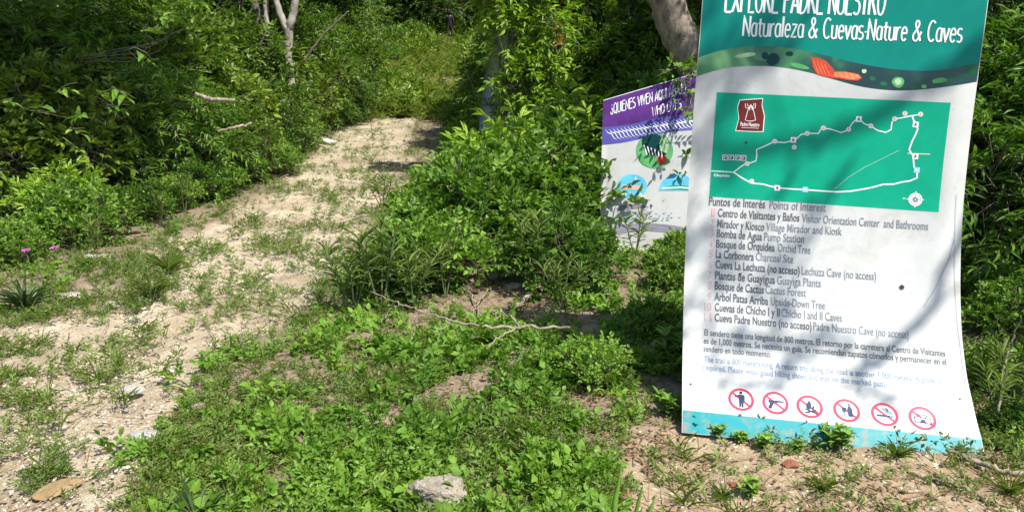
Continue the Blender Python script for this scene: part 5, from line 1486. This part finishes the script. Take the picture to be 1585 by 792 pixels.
stick('dry_branch', [gp(572, 448, .16), gp(610, 462, .15), gp(650, 478, .14), gp(700, 493, .13), gp(755, 503, .12), gp(815, 505, .12), gp(882, 505, .13)], [.003, .004, .005, .006, .0075, .009, .008], 'long pale dry branch lying across the weeds before the bushes',
      side=[([gp(800, 505, .12), gp(775, 518, .11), gp(755, 535, .08)], [.007, .005, .003]), ([gp(810, 504, .12), gp(790, 488, .10), gp(765, 472, .06)], [.007, .006, .003]), ([gp(700, 493, .13), gp(690, 500, .11), gp(668, 512, .08)], [.005, .004, .002]), ([gp(620, 466, .145), gp(600, 480, .08), gp(588, 496, .03)], [.005, .004, .002])])
stick('dry_branch', [gp(620, 512, .05), gp(680, 516, .04), gp(740, 520, .04), gp(782, 522, .03)], [.003, .005, .006, .004], 'thin dry stick below the long pale branch', seed=2)
stick('dead_limb', [gp(788, 474, .02), gp(806, 470, .03), gp(820, 458, .05), gp(835, 440, .08)], [.016, .017, .014, .009], 'thick pale broken limb on the twig litter under the bushes', seed=3)
stick('dry_branch', [gp(706, 430, .03), gp(728, 455, .03), gp(745, 492, .02)], [.003, .006, .004], 'upright thin dry twig left of the stones under the bushes', seed=4)
stick('dry_branch', [gp(760, 445, .03), gp(740, 470, .05), gp(728, 486, .03)], [.004, .005, .003], 'short dry twig crossing the upright twig', seed=14)
stick('dead_stick', [gp(1465, 698, .02), gp(1510, 713, .03), gp(1550, 727, .04), gp(1600, 742, .04)], [.007, .010, .011, .012], 'pale dead stick on the ground at the right foot of the trail sign', seed=5)
stick('dead_stick', [gp(1405, 738, .01), gp(1450, 745, .015), gp(1500, 765, .015), gp(1540, 790, .01)], [.005, .007, .006, .004], 'thin crooked root like stick on the soil at the bottom right', 'stem', seed=6)
stick('dead_branch', [tuple(AT(303, 145, 8.4)), tuple(AT(322, 152, 8.35)), tuple(AT(340, 155, 8.3)), tuple(AT(364, 155, 8.3))], [.018, .026, .022, .016], 'whitish dead branch caught high in the left thicket', 'deadwood', seed=7, cat='branch')
stick('dead_branch', [tuple(AT(338, 203, 8.2)), tuple(AT(362, 198, 8.2)), tuple(AT(390, 191, 8.3))], [.010, .016, .010], 'lower pale dead branch in the left thicket above the path edge', 'deadwood', seed=8, cat='branch')
stick('dead_branch', [tuple(AT(470, 95, 12.2)), tuple(AT(505, 50, 12.2)), tuple(AT(540, 18, 12.2))], [.018, .016, .010], 'slanting bare grey branch right of the forked tree', 'bark', seed=9, cat='branch')
stick('dead_stick', [gp(1545, 640, .12), tuple(AT(1562, 540, 3.35)), tuple(AT(1580, 492, 3.5))], [.006, .005, .004], 'bare reddish stem leaning at the right picture edge', 'stem', seed=10)

# ------------------------------------------------------------------ narrow leaved plants and other single plants
GN = 'narrow leaved plants around the bushes'
for key, px, py, sc, lab in [('spiky', 590, 482, 1.45, 'narrow leaved plant with upright shoots at the left end of the bushes'), ('spiky2', 548, 478, 1.25, 'spreading narrow leaved plant nearest the gravel at the bush corner'), ('spiky2', 640, 478, 1.2, 'narrow leaved plant rising through the left end of the dry branch'),
     ('spiky', 690, 462, .95, 'pale narrow leaved plant beside the dark hollow'), ('spiky', 822, 450, 1.35, 'tall narrow leaved plant standing right of the stones'), ('spiky2', 872, 478, 1.0, 'narrow leaved plant above the right end of the dry branch'), ('spiky', 738, 432, .6, 'small narrow leaved sprout before the dark hollow'),
     ('spiky2', 592, 322, 1.05, 'narrow leaved plant alone on the gravel at the path bend'), ('spiky2', 640, 360, .9, 'narrow leaved plant in front of the shrubs at the bend'), ('spiky', 286, 330, 1.0, 'narrow leaved plant at the dark foot of the left thicket'), ('spiky', 250, 345, .7, 'small narrow leaved plant on the left verge'), ('spiky2', 462, 215, 1.4, 'feathery narrow leaved plant on the far left verge'),
     ('spiky', 982, 400, .9, 'narrow leaved plant standing before the lower part of the purple headed sign'), ('spiky', 150, 400, .8, 'thin upright plant on the left verge below the pale shrub'), ('spiky2', 235, 470, .7, 'narrow leaved tuft on the stony left side of the path')]:
    put(key, px, py, sc, lab, 'plant', GN)
put('rosette', 40, 478, .85, 'dark rosette plant with stiff pointed leaves on the left verge', 'plant')
put('rosette', 305, 815, .62, 'stiff leaved rosette plant at the bottom edge left of the rock', 'plant')
put('grass', 235, 465, .75, 'grass clump on the left margin of the path', 'grass tuft')
put('grass', 262, 425, .8, 'taller straw mixed grass clump behind the other clump on the left margin', 'grass tuft')
for px, py, sc, lab in [(1545, 665, .85, 'young narrow leaved plant at the right edge of the trail sign'), (1560, 625, .95, 'taller narrow leaved plant at the right picture edge'), (1515, 600, .6, 'small narrow leaved plant touching the right edge of the trail sign')]:
    put('spiky2', px, py, sc, lab, 'plant', 'narrow leaved plants right of the trail sign')
for key, px, py, sc, lab in [('oval2', 1530, 470, .55, 'low leafy shrub on the litter right of the trail sign'), ('oval', 1562, 520, .45, 'small shrub at the right picture edge among dead leaves'), ('oval', 1515, 430, .6, 'shaded leafy shrub behind the right edge of the trail sign'), ('oval2', 1560, 668, .2, 'little leafy plant whose shadow falls on the sign corner')]:
    put(key, px, py, sc, lab, 'shrub', 'low shrubs right of the trail sign')
for key, px, py, sc, lab in [('oval', 1048, 445, .42, 'leafy shrub against the left edge of the trail sign'), ('oval', 1050, 412, .42, 'shrub between the two signs'), ('clump', 1035, 645, 1.0, 'weed clump at the left foot of the trail sign'), ('clump', 1040, 560, 1.5, 'shaded weed clump beside the left edge of the trail sign'), ('oval2', 1000, 520, .35, 'low shrub in the shade left of the trail sign'), ('oval2', 920, 590, .35, 'low leafy plant below the small white stone')]:
    put(key, px, py, sc, lab, 'plant', 'plants left of the trail sign')
# weeds along the foot of the trail sign
for key, px, py, sc, lab in [('clump', 1290, 695, .95, 'bright leafy weed standing before the bottle pictogram of the trail sign'), ('grass', 1388, 712, .38, 'grass tuft at the foot of the trail sign below the cigarette pictogram'), ('clump', 1180, 692, .62, 'weed clump before the blue strip below the pistol pictogram'), ('clump', 1110, 676, .55, 'small weed at the left end of the blue strip'), ('clump', 1145, 684, .45, 'small weed below the litter pictogram'),
     ('clump', 1232, 697, .45, 'small weed left of the bright leafy weed at the sign foot'), ('grass', 1270, 760, .35, 'grass tuft on the soil in front of the trail sign'), ('clump', 1160, 765, .6, 'low weed on the bare soil near the white pebble'), ('grass', 1120, 770, .3, 'short grass tuft on the soil at the bottom edge'), ('grass', 1560, 770, .45, 'grass tuft at the bottom right corner')]:
    put(key, px, py, sc, lab, 'weed', 'weeds along the foot of the trail sign')
# long green blades in the foreground
bx, by = .30, 1.98
o = empty('long_bladed_plant', (bx, by, 0), 0, 'plant with three long upright green blades at the bottom edge', 'plant')
M['blade'] = leaf_mat('blade_green', (.10, .20, .03), (.14, .27, .035), (.19, .33, .05), .3)
for pts in ([AT(952, 870, 1.98), AT(951, 790, 1.99), AT(957, 750, 2.0), AT(962, 712, 2.0)], [AT(975, 860, 1.99), AT(985, 792, 2.0), AT(995, 750, 2.0)], [AT(985, 860, 2.0), AT(1003, 800, 2.0), AT(1015, 766, 2.02)], [AT(945, 860, 2.0), AT(935, 792, 2.0), AT(915, 784, 2.03), AT(898, 774, 2.05)]):
    pp = [np.array((0, 0, -.02))] + [np.array(p) - np.array((bx, by, 0)) for p in pts]
    v, q, t = tube(smooth_path(pp, 24), np.concatenate([np.full(12, .0095), np.linspace(.0095, .0015, 12)]), 6)
    V2 = v; mesh_obj('blade', np_mesh('blade', V2, q, t, [M['blade']], {'lv': np.full(len(V2), .5)}, True), o)
# pink flowers
M['petal'] = flat_mat('pink_petal', (.27, .05, .22), .6, .2, 30)
for px, py, h, lab in [(22, 362, .22, 'pink flower on a stem at the left edge, topmost of three'), (40, 388, .18, 'pale pink flower between its two neighbours on the left'), (84, 384, .18, 'pink flower furthest right of the three, before the pale shrub')]:
    p = AT(px, py, G(px, py + 30)[1])
    gxy = (p.x, p.y); zb = float(hgt(*gxy))
    o = empty('pink_flower', (p.x, p.y, zb), 0, lab, 'flower', 'pink flowers on the left verge')
    v, q, t = tube([(0, 0, -.01), (.01, 0, (p.z - zb) * .5), (0, 0, p.z - zb)], .003, 5); mesh_obj('stem', np_mesh('stem', v, q, t, [M['stem_green']], None, True), o)
    rg_ = np.random.default_rng(int(px)); n = 5; an = np.arange(n) * 2 * np.pi / n
    D = np.stack([np.cos(an), np.sin(an) - .35, np.full(n, .5)], 1); A = Acc()
    A.add(*leaves(rg_, np.tile([[0, 0, p.z - zb]], (n, 1)), D, np.tile([[0, -.6, 1.]], (n, 1)), .034, .036, .25)); mesh_obj('petals', A.mesh('petals', M['petal']), o)

# ------------------------------------------------------------------ person far up the clearing
fx, fy = AT(697, 72, 46.0).x, 46.0
fz = float(hgt(fx, fy))
per = empty('person', (fx, fy, fz), R(165), 'person in dark clothes walking away far up the grassy clearing', 'person')
def skin_body(name, verts, edges, radii, mats, pick, parent):
    me = bpy.data.meshes.new(name); me.from_pydata(verts, edges, [])
    o = mesh_obj(name, me); 
    sk = o.modifiers.new('skin', 'SKIN')
    if not me.skin_vertices: me.skin_vertices.new()
    for i, r_ in enumerate(radii):
        me.skin_vertices[0].data[i].radius = (r_, r_) if not isinstance(r_, tuple) else r_
        me.skin_vertices[0].data[i].use_root = (i == 0)
    ss = o.modifiers.new('sub', 'SUBSURF'); ss.levels = 2; ss.render_levels = 2
    dg = bpy.context.evaluated_depsgraph_get(); dg.update()
    m2 = bpy.data.meshes.new_from_object(o.evaluated_get(dg))
    bpy.data.objects.remove(o)
    for mm in mats: m2.materials.append(mm)
    for p in m2.polygons: p.material_index = pick(p.center); p.use_smooth = True
    return mesh_obj(name, m2, parent)
M['skin'] = flat_mat('skin', (.22, .12, .075), .6); M['cloth_dark'] = flat_mat('dark_cloth', (.016, .014, .018), .9); M['cloth_brown'] = flat_mat('dark_trousers', (.030, .020, .018), .9); M['hair'] = flat_mat('dark_hair', (.012, .008, .006), .6)
bv = [(0, 0, .95), (0, .0, 1.12), (0, .01, 1.32), (0, .0, 1.44), (0, .0, 1.52), (0, -.01, 1.63),            # pelvis .. head
      (-.10, 0, .90), (-.11, -.10, .50), (-.11, -.02, .09), (-.11, -.16, .03),                               # left leg forward
      (.10, 0, .90), (.10, .06, .50), (.10, .20, .12), (.10, .10, .03),                                      # right leg back
      (-.19, .01, 1.40), (-.25, .06, 1.13), (-.23, -.04, .88), (-.22, -.08, .80),
      (.19, .01, 1.40), (.25, -.02, 1.13), (.23, -.12, .90), (.22, -.15, .82)]
be = [(0, 1), (1, 2), (2, 3), (3, 4), (4, 5), (0, 6), (6, 7), (7, 8), (8, 9), (0, 10), (10, 11), (11, 12), (12, 13), (3, 14), (14, 15), (15, 16), (16, 17), (3, 18), (18, 19), (19, 20), (20, 21)]
br = [(.15, .11), (.14, .10), (.17, .115), (.11, .08), .055, (.085, .10), .095, .062, .042, .04, .095, .062, .042, .04, .06, .045, .034, .035, .06, .045, .034, .035]
def pick(c):
    if c.z > 1.47: return 2
    if c.z < .10: return 2
    if abs(c.x) > .17 and c.z < .97: return 2
    return 0 if c.z > .93 else 1
skin_body('body', bv, be, br, [M['cloth_dark'], M['cloth_brown'], M['skin']], pick, per)
bm = bmesh.new(); bmesh.ops.create_uvsphere(bm, u_segments=16, v_segments=12, radius=.125, matrix=Matrix.Translation((0, .025, 1.665)) @ Matrix.Diagonal((.92, 1, 1.05, 1)))
for f in [f for f in bm.faces if f.calc_center_median().y < -.03 and f.calc_center_median().z < 1.70]: bm.faces.remove(f)
me = bpy.data.meshes.new('hair'); bm.to_mesh(me); bm.free(); me.materials.append(M['hair']); mesh_obj('hair', me, per)
